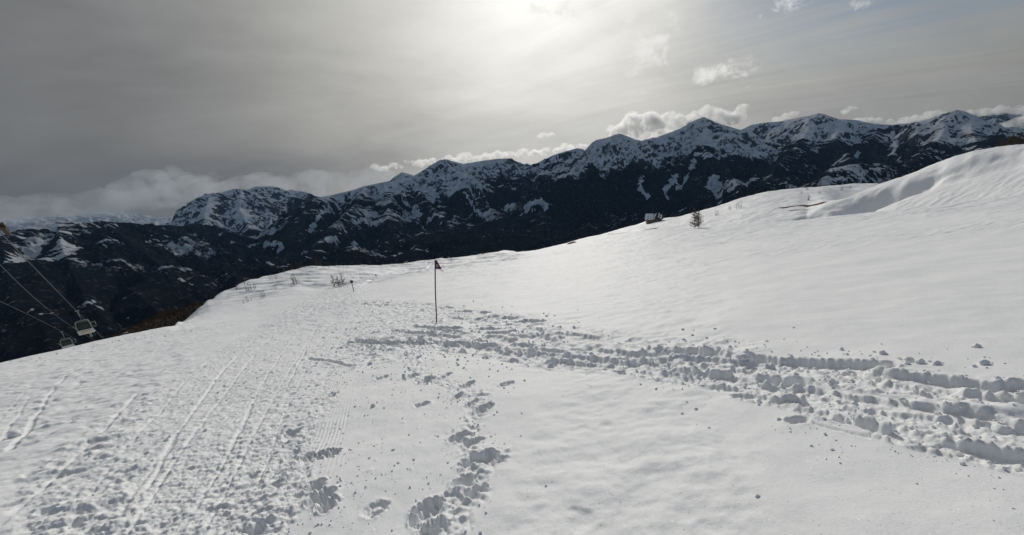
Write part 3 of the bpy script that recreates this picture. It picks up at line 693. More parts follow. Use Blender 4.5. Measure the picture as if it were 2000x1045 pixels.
def build_mountains():
    az = np.arange(-62, 62.01, 0.09); rr = np.concatenate([np.geomspace(1500, 5000, 110), np.linspace(5030, 13900, 480)])
    A = np.radians(az)[:, None].astype(np.float32); Rr = rr[None].astype(np.float32)
    Xm = Rr*np.sin(A); Ym = Rr*np.cos(A)
    wx_ = 230*fbm(Xm/1000, Ym/1000, 3, 501); wy_ = 230*fbm(Xm/1000, Ym/1000, 3, 511)
    wx2 = 65*fbm(Xm/240, Ym/240, 3, 521); wy2 = 65*fbm(Xm/240, Ym/240, 3, 531)
    Zm = np.full(Xm.shape, -9e3, np.float32); Dm = np.full(Xm.shape, 9e3, np.float32); Sm = np.zeros(Xm.shape, np.float32)
    for ri, rg in enumerate(RIDGES):
        P = [at(*p) for p in rg['p']]; k = rg['k']; s0 = ri*7919.0
        for i in range(len(P)-1):
            p, q = P[i], P[i+1]
            lo = math.degrees(math.atan2(*sorted([0, 0]))) if False else 0
            a0, a1 = sorted([math.degrees(math.atan2(p.x, p.y)), math.degrees(math.atan2(q.x, q.y))])
            c0, c1 = np.searchsorted(az, a0-16), np.searchsorted(az, a1+16)
            x, y = Xm[c0:c1], Ym[c0:c1]
            vx, vy = q.x-p.x, q.y-p.y; L2 = vx*vx+vy*vy
            # warp grows away from the crest so the traced skyline stays put
            t0 = np.clip(((x-p.x)*vx+(y-p.y)*vy)/L2, 0, 1)
            d0 = np.hypot(x-p.x-t0*vx, y-p.y-t0*vy); g = np.clip(d0/300, 0, 1)
            xx = x+(wx_[c0:c1]+wx2[c0:c1])*g; yy = y+(wy_[c0:c1]+wy2[c0:c1])*g
            t = np.clip(((xx-p.x)*vx+(yy-p.y)*vy)/L2, 0, 1)
            d = np.hypot(xx-p.x-t*vx, yy-p.y-t*vy)
            z = p.z+(q.z-p.z)*t - k*d*(1.12-0.12*np.clip(d/900, 0, 1.6))
            m = z > Zm[c0:c1]
            Zm[c0:c1] = np.where(m, z, Zm[c0:c1]); Dm[c0:c1] = np.where(m, d, Dm[c0:c1])
            Sm[c0:c1] = np.where(m, s0+t*math.sqrt(L2), Sm[c0:c1])
            s0 += math.sqrt(L2)
    g = np.clip(Dm/230, 0.06, 1)
    Zm += g*(26*ridged(Sm/300+0.7*fbm(Xm/600, Ym/600, 3, 543), Dm/1100, 5, 541, 0.52) - 23) + g*(42*ridged(Xm/520+0.3*fbm(Xm/300, Ym/300, 2, 545), Ym/520, 5, 547, 0.5)-38) + g*(75*fbm(Xm/480, Ym/480, 5, 551, 0.55)) + np.clip(Dm/900, 0, 1)*110*fbm(Xm/1300, Ym/1300, 3, 552)
    Zm += np.clip(Dm/120, 0.12, 1)*9*ridged(Xm/75, Ym/75, 3, 553, 0.55)
    fl = -1230 + 110*fbm(Xm/900, Ym/900, 4, 561)
    kk = 70.0; hmix = np.clip(0.5+0.5*(Zm-fl)/kk, 0, 1)
    Zm = fl*(1-hmix)+Zm*hmix + kk*hmix*(1-hmix)
    near_fall = sstep(Rr, 2600, 1500)
    Zm = Zm*(1-near_fall)+near_fall*(-1250.0)
    # cover
    gz_r = np.gradient(Zm, axis=1)/np.gradient(rr)[None]; gz_a = np.gradient(Zm, axis=0)/(Rr*rad(0.09))
    slope = np.hypot(gz_r, gz_a)
    azb = np.broadcast_to(az[:, None], Xm.shape)
    tl = np.interp(azb, [-62,-40,-37,-30.5,-28,-20,-5,4,12,28,33,50,62], [-290,-320,-400,-430,-520,-620,-640,-560,-470,-430,-520,-560,-560])
    dome = sstep(Rr, 9200, 9800)*sstep(azb, -40.5, -39)*sstep(azb, -26.5, -28.5)
    tl = tl*(1-dome)+dome*(-1080)
    chute = ridged(Sm/150+0.6*fbm(Xm/300, Ym/300, 3, 571), Dm/1500, 3, 573, 0.6)
    fallst = fbm(Sm/75+0.5*fbm(Xm/260, Ym/260, 2, 574), Dm/520, 3, 572)*np.clip(Dm/90, 0, 1)
    h = (Zm-tl)/165 + 0.9*(sstep(Dm, 20, 330)-0.6) + 0.7*fbm(Xm/1400, Ym/1400, 2, 584) + 0.40*fbm(Xm/420, Ym/420, 3, 575) + 0.55*fallst + 0.15*(chute-0.3)
    above = sstep(h, -0.55, 0.45)
    rocky = sstep(slope + 0.30*fbm(Xm/130, Ym/130, 4, 577), 0.92, 1.30)*0.62 + dome*0.42*np.clip(0.35+0.9*fbm(Sm/90+0.4*fbm(Xm/200, Ym/200, 2, 582), Dm/420, 4, 578), 0, 1.4)
    crag = sstep(ridged(Xm/330+0.4*fbm(Xm/150, Ym/150, 3, 590), Ym/210, 5, 591, 0.6), 0.95, 1.65)*sstep(fbm(Xm/800, Ym/800, 3, 592), -0.35, 0.35)
    clear = np.clip(fbm(Xm/190, Ym/120, 5, 579, 0.6)-0.55, 0, 1)*1.0*sstep(fbm(Xm/1500, Ym/1500, 2, 580), -0.15, 0.35)
    gully = np.clip(chute-1.05, 0, 1)*0.6*sstep(fbm(Xm/700, Ym/700, 2, 576), -0.2, 0.4)*sstep(h, -4.5, -0.5)
    m5 = sstep(azb, -24, -20)*sstep(azb, 0.5, -2.5)*sstep(Rr, 6800, 7600); m3 = sstep(azb, -8, -4)*sstep(azb, 22, 18)*sstep(Rr, 8300, 7600)
    clear = clear*(1-0.8*m3)+m5*0.30*np.clip(fallst+0.1, 0, 1); gully = gully*(1-0.5*m3)+m5*0.25*np.clip(chute-0.75, 0, 1)
    snow = above*(1.12-rocky-0.75*crag) + (1-above)*(0.19 + 0.20*sstep(fbm(Xm/900, Ym/900, 3, 581), -0.3, 0.5) + clear*1.2 + gully)
    village = sstep(azb, 37.5, 39)*sstep(azb, 45, 42.5)*sstep(Rr, 4700, 5000)*sstep(Rr, 6300, 5700)
    snow = np.where(village > 0, snow+village*0.30*sstep(fbm(Xm/60, Ym/60, 3, 583), 0.05, 0.35), snow)
    flat = sstep(Zm, -1205, -1240); snow = snow - flat*0.05
    # pistes and cuts through the wood, traced as ground strips
    return Xm, Ym, Zm, np.clip(snow, 0, 1), np.clip(1-above, 0, 1), az, rr
Xm, Ym, Zm, sn_, fo_, az_m, rr_m = build_mountains()
def strip(pts, width, val=0.68):
    """snow-covered clearing: from photo points onto the mountain"""
    q = []
    for (x, y) in pts:
        a, t = ray(x, y); i = int(np.clip(np.searchsorted(az_m, a), 0, len(az_m)-1))
        hit = np.nonzero(Zm[i] >= rr_m*t)[0]
        if len(hit): r = rr_m[hit[0]]; q.append((r*math.sin(rad(a)), r*math.cos(rad(a))))
    for p, c in zip(q[:-1], q[1:]):
        if math.hypot(p[0]-c[0], p[1]-c[1]) > 2500: continue
        a0, a1 = sorted([math.degrees(math.atan2(*p)), math.degrees(math.atan2(*c))])
        c0, c1 = np.searchsorted(az_m, a0-2.5), np.searchsorted(az_m, a1+2.5)
        d, _, _ = seg_dist(Xm[c0:c1], Ym[c0:c1], p, c)
        d = d + width*1.0*fbm(Xm[c0:c1]/110, Ym[c0:c1]/110, 4, 601, 0.65)
        sn_[c0:c1] = np.maximum(sn_[c0:c1], val*sstep(d, width, width*0.5))
for P, w in [([(1608,328),(1622,345),(1612,358)],45),([(1622,325),(1640,313),(1675,303)],28),([(1745,258),(1748,285),(1742,300)],40),([(1755,312),(1790,303)],35),
             ([(1500,400),(1540,385)],30),([(1385,360),(1400,385)],80),([(1390,350),(1430,365),(1468,352)],95),([(1255,345),(1250,372),(1265,385)],60),([(1300,375),(1322,345)],55),([(1320,372),(1350,330),(1365,300)],45),
             ([(1030,405),(1062,398)],120),([(990,405),(1003,400)],80),([(505,462),(528,452)],150),([(520,478),(548,482)],60),([(640,470),(655,462)],60),([(808,412),(822,418)],70),([(690,435),(710,430)],60),([(850,418),(860,422)],60),
             ([(120,470),(118,490)],70),([(30,512),(60,492),(90,470)],60),([(128,500),(140,480)],70),([(95,510),(110,500)],40),([(265,435),(275,455)],70),
             ([(560,520),(520,512)],20),([(352,545),(375,560)],14),([(700,250),(701,251)],5),([(770,400),(800,420),(830,450)],25),([(880,345),(920,400),(940,420)],30),([(620,430),(640,408)],60),([(600,452),(615,440)],50)]:
    strip(P, w)
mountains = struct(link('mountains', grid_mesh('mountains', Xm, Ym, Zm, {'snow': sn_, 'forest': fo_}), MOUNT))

def far_peaks(name, P, k, seed, snowv):
    pts = [at(*p) for p in P]
    a0, a1 = [math.degrees(math.atan2(p.x, p.y)) for p in (pts[0], pts[-1])]
    az = np.linspace(min(a0, a1), max(a0, a1), 320); rr = np.linspace(15500, 20500, 150)
    A = np.radians(az)[:, None]; Xf = rr[None]*np.sin(A); Yf = rr[None]*np.cos(A)
    Zf = np.full(Xf.shape, -9e3); Df = np.full(Xf.shape, 9e3)
    for p, q in zip(pts[:-1], pts[1:]):
        d, t, _ = seg_dist(Xf, Yf, (p.x, p.y), (q.x, q.y)); z = p.z+(q.z-p.z)*t-k*d
        m = z > Zf; Zf = np.where(m, z, Zf); Df = np.where(m, d, Df)
    Zf += np.clip(Df/500, 0.06, 1)*(90*ridged(Xf/500, Yf/500, 4, seed)-60)
    Zf = np.maximum(Zf, -1300)
    sn = np.clip(snowv+0.2*fbm(Xf/300, Yf/300, 4, seed+9), 0, 1)
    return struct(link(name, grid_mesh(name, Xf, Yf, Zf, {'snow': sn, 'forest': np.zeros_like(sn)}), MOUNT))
far_peaks('far_mountains', [(-150,440,17500),(-60,432,17500),(0,428,17500),(50,424,17500),(100,421,17500),(150,425,17500),(178,414,17500),(235,424,17500),(300,424,17500),(370,432,17500)], .35, 701, 1.0)
far_peaks('far_mountains', [(1860,245,17500),(1900,234,17500),(1925,225,17500),(1942,219,17500),(1955,224,17500),(1985,222,17500),(2030,236,17500),(2100,240,17500)], .4, 711, .45)

# ------------------------------------------------------------------ materials of the small things
POLE_P = simple_mat('purple_pole_paint', (0.12, 0.06, 0.085), 0.5)
FLAG_M = simple_mat('purple_flag_cloth', (0.17, 0.035, 0.135), 0.85, vary=0.3, scale=30)
WHITE_M = simple_mat('white_print', (0.72, 0.72, 0.74), 0.7, vary=0.08)
ROPE_M = simple_mat('pale_cord', (0.55, 0.53, 0.48), 0.8, vary=0.15)
POST_M = simple_mat('grey_marker_post', (0.10, 0.10, 0.11), 0.6)
DISC_M = simple_mat('dark_marker_disc', (0.030, 0.034, 0.038), 0.6)
STEEL_W = simple_mat('worn_white_paint', (0.21, 0.23, 0.225), 0.45, vary=0.12, bmp=0.2)
PANEL_W = simple_mat('white_seat_shell', (0.46, 0.47, 0.44), 0.4, vary=0.06)
MESH_D = simple_mat('dark_mesh_back', (0.030, 0.036, 0.032), 0.8, vary=0.35, scale=60)
GALV = simple_mat('galvanised_steel', (0.26, 0.27, 0.28), 0.5, metal=0.6)
CABLE_M = simple_mat('steel_cable', (0.055, 0.06, 0.068), 0.7, metal=0.0)
OCHRE = simple_mat('orange_swoosh', (0.62, 0.24, 0.02), 0.5, vary=0.05)
YELLOW = simple_mat('yellow_swoosh', (0.72, 0.47, 0.05), 0.5, vary=0.05)
RUST = simple_mat('brown_tower_paint', (0.040, 0.027, 0.015), 0.7, vary=0.4)
BARK = simple_mat('larch_bark', (0.085, 0.062, 0.045), 0.9, vary=0.35)
TWIG = simple_mat('bare_larch_twigs', (0.068, 0.050, 0.036), 0.9, vary=0.35, scale=3)
TWIG2 = simple_mat('grey_brown_twigs', (0.125, 0.098, 0.072), 0.9, vary=0.35, scale=3)
TIMBER = simple_mat('tan_hut_wall', (0.20, 0.145, 0.085), 0.85, vary=0.45, scale=3, bmp=0.4)
ROOF_M = simple_mat('dark_slate_roof', (0.06, 0.055, 0.052), 0.8, vary=0.4, scale=4)

def on_slope(px, py, rmin=0.0):
    x, y, z, r = ground(px, py, rmin); return Vector((x, y, surf(x, y))), r

# ------------------------------------------------------------------ the piste flag
fb_, fr = on_slope(853, 631)
t = empty('piste_flag', fb_)
tag(t, 'small dark purple pennant on a thin bent pole in the trampled snow', 'flag')
pts = []
for (px, py) in [(853,631),(852.3,612),(851,588),(850.2,560),(850,535),(850,507)]:
    p = at(px, py, fr)-fb_; pts.append(Vector((p.x, p.y, p.z)))
pts[0] = Vector((0, 0, -0.25)) ; pts.insert(1, Vector((0, 0, 0)))
bm = bmesh.new(); tube(bm, pts, [0.021]*len(pts), 10); bm_obj('pole', bm, POLE_P, t)
def fp(px, py, dy=0.0): p = at(px, py, fr)-fb_; return Vector((p.x, p.y+dy, p.z))
top0, top1, lo1, lo0 = fp(850.6,508), fp(853.6,508.6), fp(862.5,525.5), fp(850.6,525.3)
bm = bmesh.new(); N_ = 10; grid = []
for i in range(N_+1):
    v = i/N_; L = top0.lerp(lo0, v); Rr_ = top1.lerp(lo1, v); row = []
    for j in range(N_+1):
        w = j/N_; p = L.lerp(Rr_, w); row.append(bm.verts.new(p+Vector((0, 0.022*math.sin(w*5+v*2)*w, 0))))
    grid.append(row)
for i in range(N_):
    for j in range(N_): bm.faces.new((grid[i][j], grid[i+1][j], grid[i+1][j+1], grid[i][j+1]))
bmesh.ops.solidify(bm, geom=bm.faces[:], thickness=0.004)
flag = bm_obj('pennant', bm, FLAG_M, t)
cen = fp(854.6, 518.2, -0.03)
bm = bmesh.new(); arc = [cen+Vector((0.030*math.cos(a), -0.004, 0.036*math.sin(a))) for a in np.linspace(rad(60), rad(330), 14)]; tube(bm, arc, 0.0075, 6)
tube(bm, [cen+Vector((-0.012, -0.004, 0.01)), cen+Vector((0.006, -0.004, 0.0)), cen+Vector((0.03, -0.004, -0.004))], 0.006, 6)
bm_obj('emblem', bm, WHITE_M, flag)
bm = bmesh.new(); tube(bm, [fp(861.5,525,0), fp(863,527.5,-.01), fp(865,528.5,-.02), fp(866,531,-.01), fp(864,531.5,0)], 0.007, 6); tube(bm, [fp(859,525.2,0), fp(861,528.5,-.02), fp(864,530,-.02)], 0.006, 6)
bm_obj('cord', bm, ROPE_M, t)

# ------------------------------------------------------------------ piste marker posts
def marker(px, py, ptop, label, rmin, lean):
    p, r = on_slope(px, py, rmin); h = abs(at(px, ptop, r).z-at(px, py, r).z)
    o = empty('marker_post', p); tag(o, label, 'marker post', 'marker posts along the run')
    tip = Vector((lean*h, 0, h*0.86))
    bm = bmesh.new(); tube(bm, [Vector((0, 0, -0.3)), tip*0.5, tip], [0.045, 0.042, 0.04], 8); bm_obj('post', bm, POST_M, o)
    bm = bmesh.new(); R_ = h*0.13; c = Vector((lean*h, 0, h*0.86))
    ring = [c+Vector((R_*math.cos(k*math.pi/9), -0.05, R_*math.sin(k*math.pi/9))) for k in range(18)]
    f0 = bm.faces.new([bm.verts.new(v) for v in ring]); e = bmesh.ops.extrude_face_region(bm, geom=[f0])
    bmesh.ops.translate(bm, vec=(0, 0.05, 0), verts=[g for g in e['geom'] if isinstance(g, bmesh.types.BMVert)])
    bmesh.ops.recalc_face_normals(bm, faces=bm.faces[:]); d = bm_obj('disc', bm, DISC_M, o, False)
    bm = bmesh.new(); box(bm, c+Vector((0, -0.062, 0.01)), (R_*0.7, 0.008, R_*0.8)); bm_obj('plate', bm, POST_M, d, False)
marker(691, 571, 547, 'nearer marker post with a dark round disc right of the bushy larch', 50, 0.03)
marker(735.5, 545, 534, 'farther and smaller marker post with a dark disc where the run curves away', 60, 0.03)

# ------------------------------------------------------------------ bare larches and shrubs
def make_tree(seed, H, spread, nb, stems=1, twig=TWIG2, dense=1.0, name='larch_sapling', fat=1.7):
    rg = random.Random(seed)
    root = empty(name, (0, 0, 0)); tb = bmesh.new(); cb = bmesh.new()
    for s in range(stems):
        a0 = rg.uniform(0, 6.28); dxs = 0 if stems == 1 else (s-(stems-1)/2)*spread*0.38
        hh = H*(1 if s == 0 else rg.uniform(0.82, 0.97)); lean = Vector((rg.gauss(0, .04), rg.gauss(0, .04), 0))
        ax = [Vector((dxs, 0, -0.2)) + lean*hh*f*f + Vector((0, 0, f*(hh+0.2))) + Vector((rg.gauss(0, .012), rg.gauss(0, .012), 0))*H*f for f in np.linspace(0, 1, 7)]
        tube(tb, ax, [H*0.020*(1-f*0.88)+0.004 for f in np.linspace(0, 1, 7)], 6)
        for k in range(nb):
            f = rg.uniform(0.10, 0.99); i = min(5, int(f*6)); base = ax[i].lerp(ax[i+1], f*6-i)
            L = spread*0.5*(1.05-f)**0.75*rg.uniform(0.55, 1.15)+0.03*H
            az_ = rg.uniform(0, 6.283); up = rg.uniform(-0.05, 0.55)
            d = Vector((math.cos(az_), math.sin(az_), up)).normalized()
            mid = base+d*L*0.55+Vector((0, 0, -0.03*L)); end = base+d*L+Vector((0, 0, 0.10*L))
            tube(cb, [base, mid, end], [H*0.006*fat, H*0.0042*fat, H*0.002*fat], 4, cap=False)
            for q in range(int(5*dense)):
                g = rg.uniform(0.2, 1.0); b0 = base.lerp(mid, g*2) if g < .5 else mid.lerp(end, g*2-1)
                dd = (d*0.7+Vector((rg.gauss(0, .6), rg.gauss(0, .6), rg.gauss(0.15, .45)))).normalized()
                tube(cb, [b0, b0+dd*L*rg.uniform(.18, .42)], [H*0.0035*fat, H*0.0014*fat], 3, cap=False)
    bm_obj('trunk', tb, BARK, root); bm_obj('crown', cb, twig, root)
    return root
def copy_tree(o, parent=None):
    c = o.copy(); COL.objects.link(c)
    if parent: c.parent = parent
    for ch in list(o.children): copy_tree(ch, c)
    return c
def place(root, px, py, ph, H0, label, cat='larch', group=None, rmin=55, rz=None, first=False, extra=0.0):
    o = root if first else copy_tree(root)
    p, r = on_slope(px, py, rmin); s = ph*0.00150*r*1.0/H0
    o.location = p-Vector((0, 0, extra*H0*s)); o.scale = (s, s, s); o.rotation_euler = (0, 0, random.uniform(0, 6.28) if rz is None else rz)
    tag(o, label, cat, group); return o
twin = make_tree(11, 4.0, 2.4, 70, 2, TWIG2, 1.6)
place(twin, 1361, 447, 30, 4.0, 'bare double-stemmed larch standing below the stone hut on the snowfield', first=True, rz=0.2, rmin=80)
bush = make_tree(12, 2.2, 1.7, 46, 3, TWIG2, 1.5)
place(bush, 662, 558, 20, 2.2, 'bushy several-stemmed larch at the edge of the groomed run', first=True, rz=0.4, group=None)
sap = make_tree(13, 1.9, 1.1, 30, 2, TWIG2, 1.2)
place(sap, 579, 561, 18, 1.9, 'largest bare sapling in the hollow left of the run with a long shadow', first=True, rz=1.1)
thin = make_tree(14, 1.6, 0.8, 16, 2, TWIG2, 0.8, 'bare_shrub'); thin2 = make_tree(15, 1.6, 1.1, 14, 3, TWIG2, 0.8, 'bare_shrub')
SHR = [(463,567,10,'leftmost thin shrub on the snowy mound, near its dark left brow'),(487,569,13,'taller of two close shrubs in the middle of the mound'),(499,567,10,'shrub just right of the taller one in the middle of the mound'),
 (530,547,8,'small shrub high on the mound, left one of a close pair'),(539,544,9,'small shrub high on the mound, right one of a close pair'),(556,532,8,'dark little shrub on the skyline of the mound'),
 (570,546,9,'thin shrub uphill of the largest sapling'),(515,582,11,'lone shrub low on the mound towards the run'),(484,590,10,'lowest upright shrub on the mound, near the crossing tracks'),(476,592,5,'tiny shoot beside the lowest shrub of the mound'),(491,588,5,'tiny shoot right of the lowest shrub of the mound'),
 (540,567,4,'tiny twig on the open snow in the middle of the mound'),(587,541,4,'low twig with a short shadow above the largest sapling'),
 (618,525,4,'small twig just inside the skyline left of the brown crest larches'),(643,526,6,'small bush on the skyline above the bushy larch'),(678,524,5,'low shrub on the skyline right of the bushy larch'),(745,521,6,'low shrub on the skyline left of the purple flag'),(830,511,4,'lone post-like twig on the skyline beside the flag'),(882,512,6,'little bent twig on the snow right of the flag'),
 (1443,408,12,'larger bare bush halfway up the far hillside'),(1425,409,8,'smaller bare bush left of the larger one on the far hillside'),(1400,422,9,'thin shrub between the double larch and the far hillside bushes'),
 (1576,372,7,'tiny bush near the top of the far hillside'),(1644,372,6,'left one of two tiny bushes right along the far hilltop'),(1660,369,5,'right one of two tiny bushes along the far hilltop'),(1579,392,8,'twiggy shrub on the far hill above the bare earth streak'),(1565,380,6,'small shrub among drifts left on the far hilltop'),(1601,380,6,'small shrub among drifts in the middle of the far hilltop'),(1007,493,4,'small shrub on the snow mound at the end of the run')]
for i, (x, y, h, lab) in enumerate(SHR):
    src = (thin, thin2)[i % 2]
    place(src, x, y, h, 1.6, lab, 'shrub', 'bare shrubs on the snow', rmin=56 if x < 1100 else 92, first=i < 2)
# leafless brown larches whose tops show behind the brow
lar = [make_tree(21+i, 5.0, 2.6, 80, 1, TWIG, 2.0, 'brown_larch', 2.2) for i in range(3)]
used = [False]*3
BR = [(562,531,13,'leftmost brown larch peeping over the mound'),(571,528,15,'second brown larch from the left over the mound'),(581,526,18,'tall brown larch over the mound, left group'),(590,525,17,'brown larch over the mound, right end of the left group'),
      (600,523,9,'low brown larch in the gap between the groups over the mound'),(619,522,17,'tall brown larch over the mound, right group'),(627,521,14,'brown larch at the right end of the right group over the mound'),(659,520,10,'lone brown larch top on the skyline above the bushy larch'),(707,518,7,'small brown larch top on the skyline left of the markers'),
      (1722,361,9,'brown larch tip where the two hills meet'),(1730,358,7,'small brown larch tip beside the one where the hills meet'),(943,499,8,'brown tip behind the mound at the end of the run')]
for i, (x, y, h, lab) in enumerate(BR):
    k = i % 3; o = lar[k] if not used[k] else copy_tree(lar[k]); used[k] = True
    a, tt = ray(x, y); p, r = on_slope(x, y+2, 60); r2 = r+7; q = Vector((r2*math.sin(rad(a)), r2*math.cos(rad(a)), 0)); q.z = surf(q.x, q.y)
    ztop = at(x, y-h, r2).z; H = max(1.2, ztop-q.z); s = H/5.0
    o.location = q; o.scale = (s, s, s); o.rotation_euler = (0, 0, random.uniform(0, 6.28)); tag(o, lab, 'larch', 'brown larches behind the brow')
def clump(pts, rr, labf, grp):
    for i, (x, ytop) in enumerate(pts):
        o = copy_tree(lar[i % 3]); r = rr+random.uniform(-8, 12); p = at(x, ytop, r); zz = surf(p.x, p.y); H = max(2.0, p.z-zz); s = H/5.0
        o.location = (p.x, p.y, zz); o.scale = (min(s, 1.6), min(s, 1.6), s); o.rotation_euler = (0, 0, random.uniform(0, 6.28))
        tag(o, labf(i), 'larch', grp)
ORD = ['first','second','third','fourth','fifth','sixth','seventh','eighth','ninth','tenth','eleventh','twelfth','thirteenth','fourteenth','fifteenth','sixteenth']
clump([(308+i*5.6, 634-i*2.6-(i % 3)*2) for i in range(14)], 84, lambda i: ORD[i]+' brown larch from the left in the thicket below the mound\'s dark brow', 'larch thicket at the left brow')
clump([(240+i*8, 652-i*3.1-(i % 4)*1.5) for i in range(11)], 120, lambda i: ORD[i]+' low brown larch from the left below the brow beside the lift chairs', 'larch thicket beside the chairlift')
clump([(1950,281),(1957,272),(1964,268),(1972,266),(1980,265),(1988,263),(1996,262),(2004,261)], 124, lambda i: ORD[i]+' brown larch from the left in the clump above the right-hand hill', 'larch clump on the right-hand hill')

# ------------------------------------------------------------------ stone hut
hp, hr = on_slope(1277, 434, 110)
hut = empty('stone_hut', hp, rad(-14)); tag(hut, 'small tan hut with a patchy snow-covered roof on the far brow', 'hut')
Lh, Dh, Hh, Rh = 4.7, 4.0, 1.5, 1.35
bm = bmesh.new(); box(bm, (0, 0, Hh/2-0.6), (Lh, Dh, Hh+1.2))
bm_obj('wall', bm, TIMBER, hut, False)
for sgn in (-1, 1):                                     # gable ends
    bm = bmesh.new(); x = sgn*(Lh/2-0.15)
    vs = [bm.verts.new((x+o_, y, z)) for o_ in (-.14, .14) for (y, z) in ((-Dh/2, Hh), (Dh/2, Hh), (0, Hh+Rh))]
    bm.faces.new(vs[:3]); bm.faces.new(vs[3:][::-1])
    for k in range(3): bm.faces.new((vs[k], vs[k+3], vs[(k+1) % 3+3], vs[(k+1) % 3]))
    bmesh.ops.recalc_face_normals(bm, faces=bm.faces[:]); bm_obj('gable', bm, TIMBER, hut, False)
pit_a = math.atan2(Rh, Dh/2); ls = math.hypot(Rh, Dh/2)+0.35
bm = bmesh.new()
for sgn in (-1, 1):
    c = Vector((0, sgn*(Dh/4+0.12), Hh+Rh/2-0.02)); box(bm, c, (Lh+0.7, ls, 0.10), Matrix.Rotation(-sgn*pit_a, 3, 'X'))
roof = bm_obj('roof', bm, ROOF_M, hut, False)
rg = random.Random(5)
for (x0, x1, a0, a1) in [(x_*0.84, y_*0.84, z_, w_) for x_, y_, z_, w_ in [(-3.1,-2.0,0.0,.97),(-1.85,-1.0,.0,1.0),(-.85,-.15,.04,.98),(.0,.45,0.25,.95),(.6,1.0,.05,.5),(1.9,2.25,.0,.7),(2.45,3.0,.3,.95)]]:
    bm = bmesh.new(); n = 10; nrm = Vector((0, -math.sin(pit_a), math.cos(pit_a))); dn = Vector((0, -math.cos(pit_a), -math.sin(pit_a)))
    top = Vector((0, 0, Hh+Rh+0.05)); P_ = []
    for k in range(n+1): P_.append((x0+rg.uniform(-.08, .08)+(k/n)*-.45, a0+(a1-a0)*k/n))
    for k in range(n+1): P_.append((x1+rg.uniform(-.12, .12)-(1-k/n)*.45, a1+(a0-a1)*k/n))
    f = bm.faces.new([bm.verts.new(Vector((x, 0, 0))+top+dn*(s_*ls)+nrm*0.055) for x, s_ in P_])
    e = bmesh.ops.extrude_face_region(bm, geom=[f]); bmesh.ops.translate(bm, vec=nrm*0.14, verts=[g for g in e['geom'] if isinstance(g, bmesh.types.BMVert)])
    bmesh.ops.recalc_face_normals(bm, faces=bm.faces[:]); bm_obj('snow_patch', bm, SNOW, roof, False)

# ------------------------------------------------------------------ chairlift
def cable_pts(P, sub=8):
    q = np.array([at(*p)[:] for p in P]); r = np.hypot(q[:, 0], q[:, 1]); rr = np.linspace(r[0], r[-1], sub*len(P))
    f = [np.polyval(np.polyfit(r, q[:, k], 2), rr) for k in range(3)]          # one smooth sagging line
    return [Vector(v) for v in zip(*f)]
CA = [(-60,398,22.5),(8,455,27),(55,507,33),(100,562,41),(150,607,52),(172,630,58),(205,664,68),(250,710,84)]
CB = [(-40,470,30),(0,517,34),(40,558,40),(90,605,49),(141,634,58),(190,668,72)]
CC = [(-40,572,46),(0,587,50),(50,611,57),(90,632,65),(120,648,74),(150,664,84)]
for P, lab, w in [(CA,'haul cable of the nearest chair, running from the pylon down past its grip',.020),(CB,'middle cable passing behind the nearest chair without any chair on it',.017),(CC,'lowest cable, carrying the farther chair',.020)]:
    pts = cable_pts(P, 6); bm = bmesh.new(); tube(bm, pts, w, 6); tag(bm_obj('lift_cable', bm, CABLE_M), lab, 'cable', 'chairlift cables')

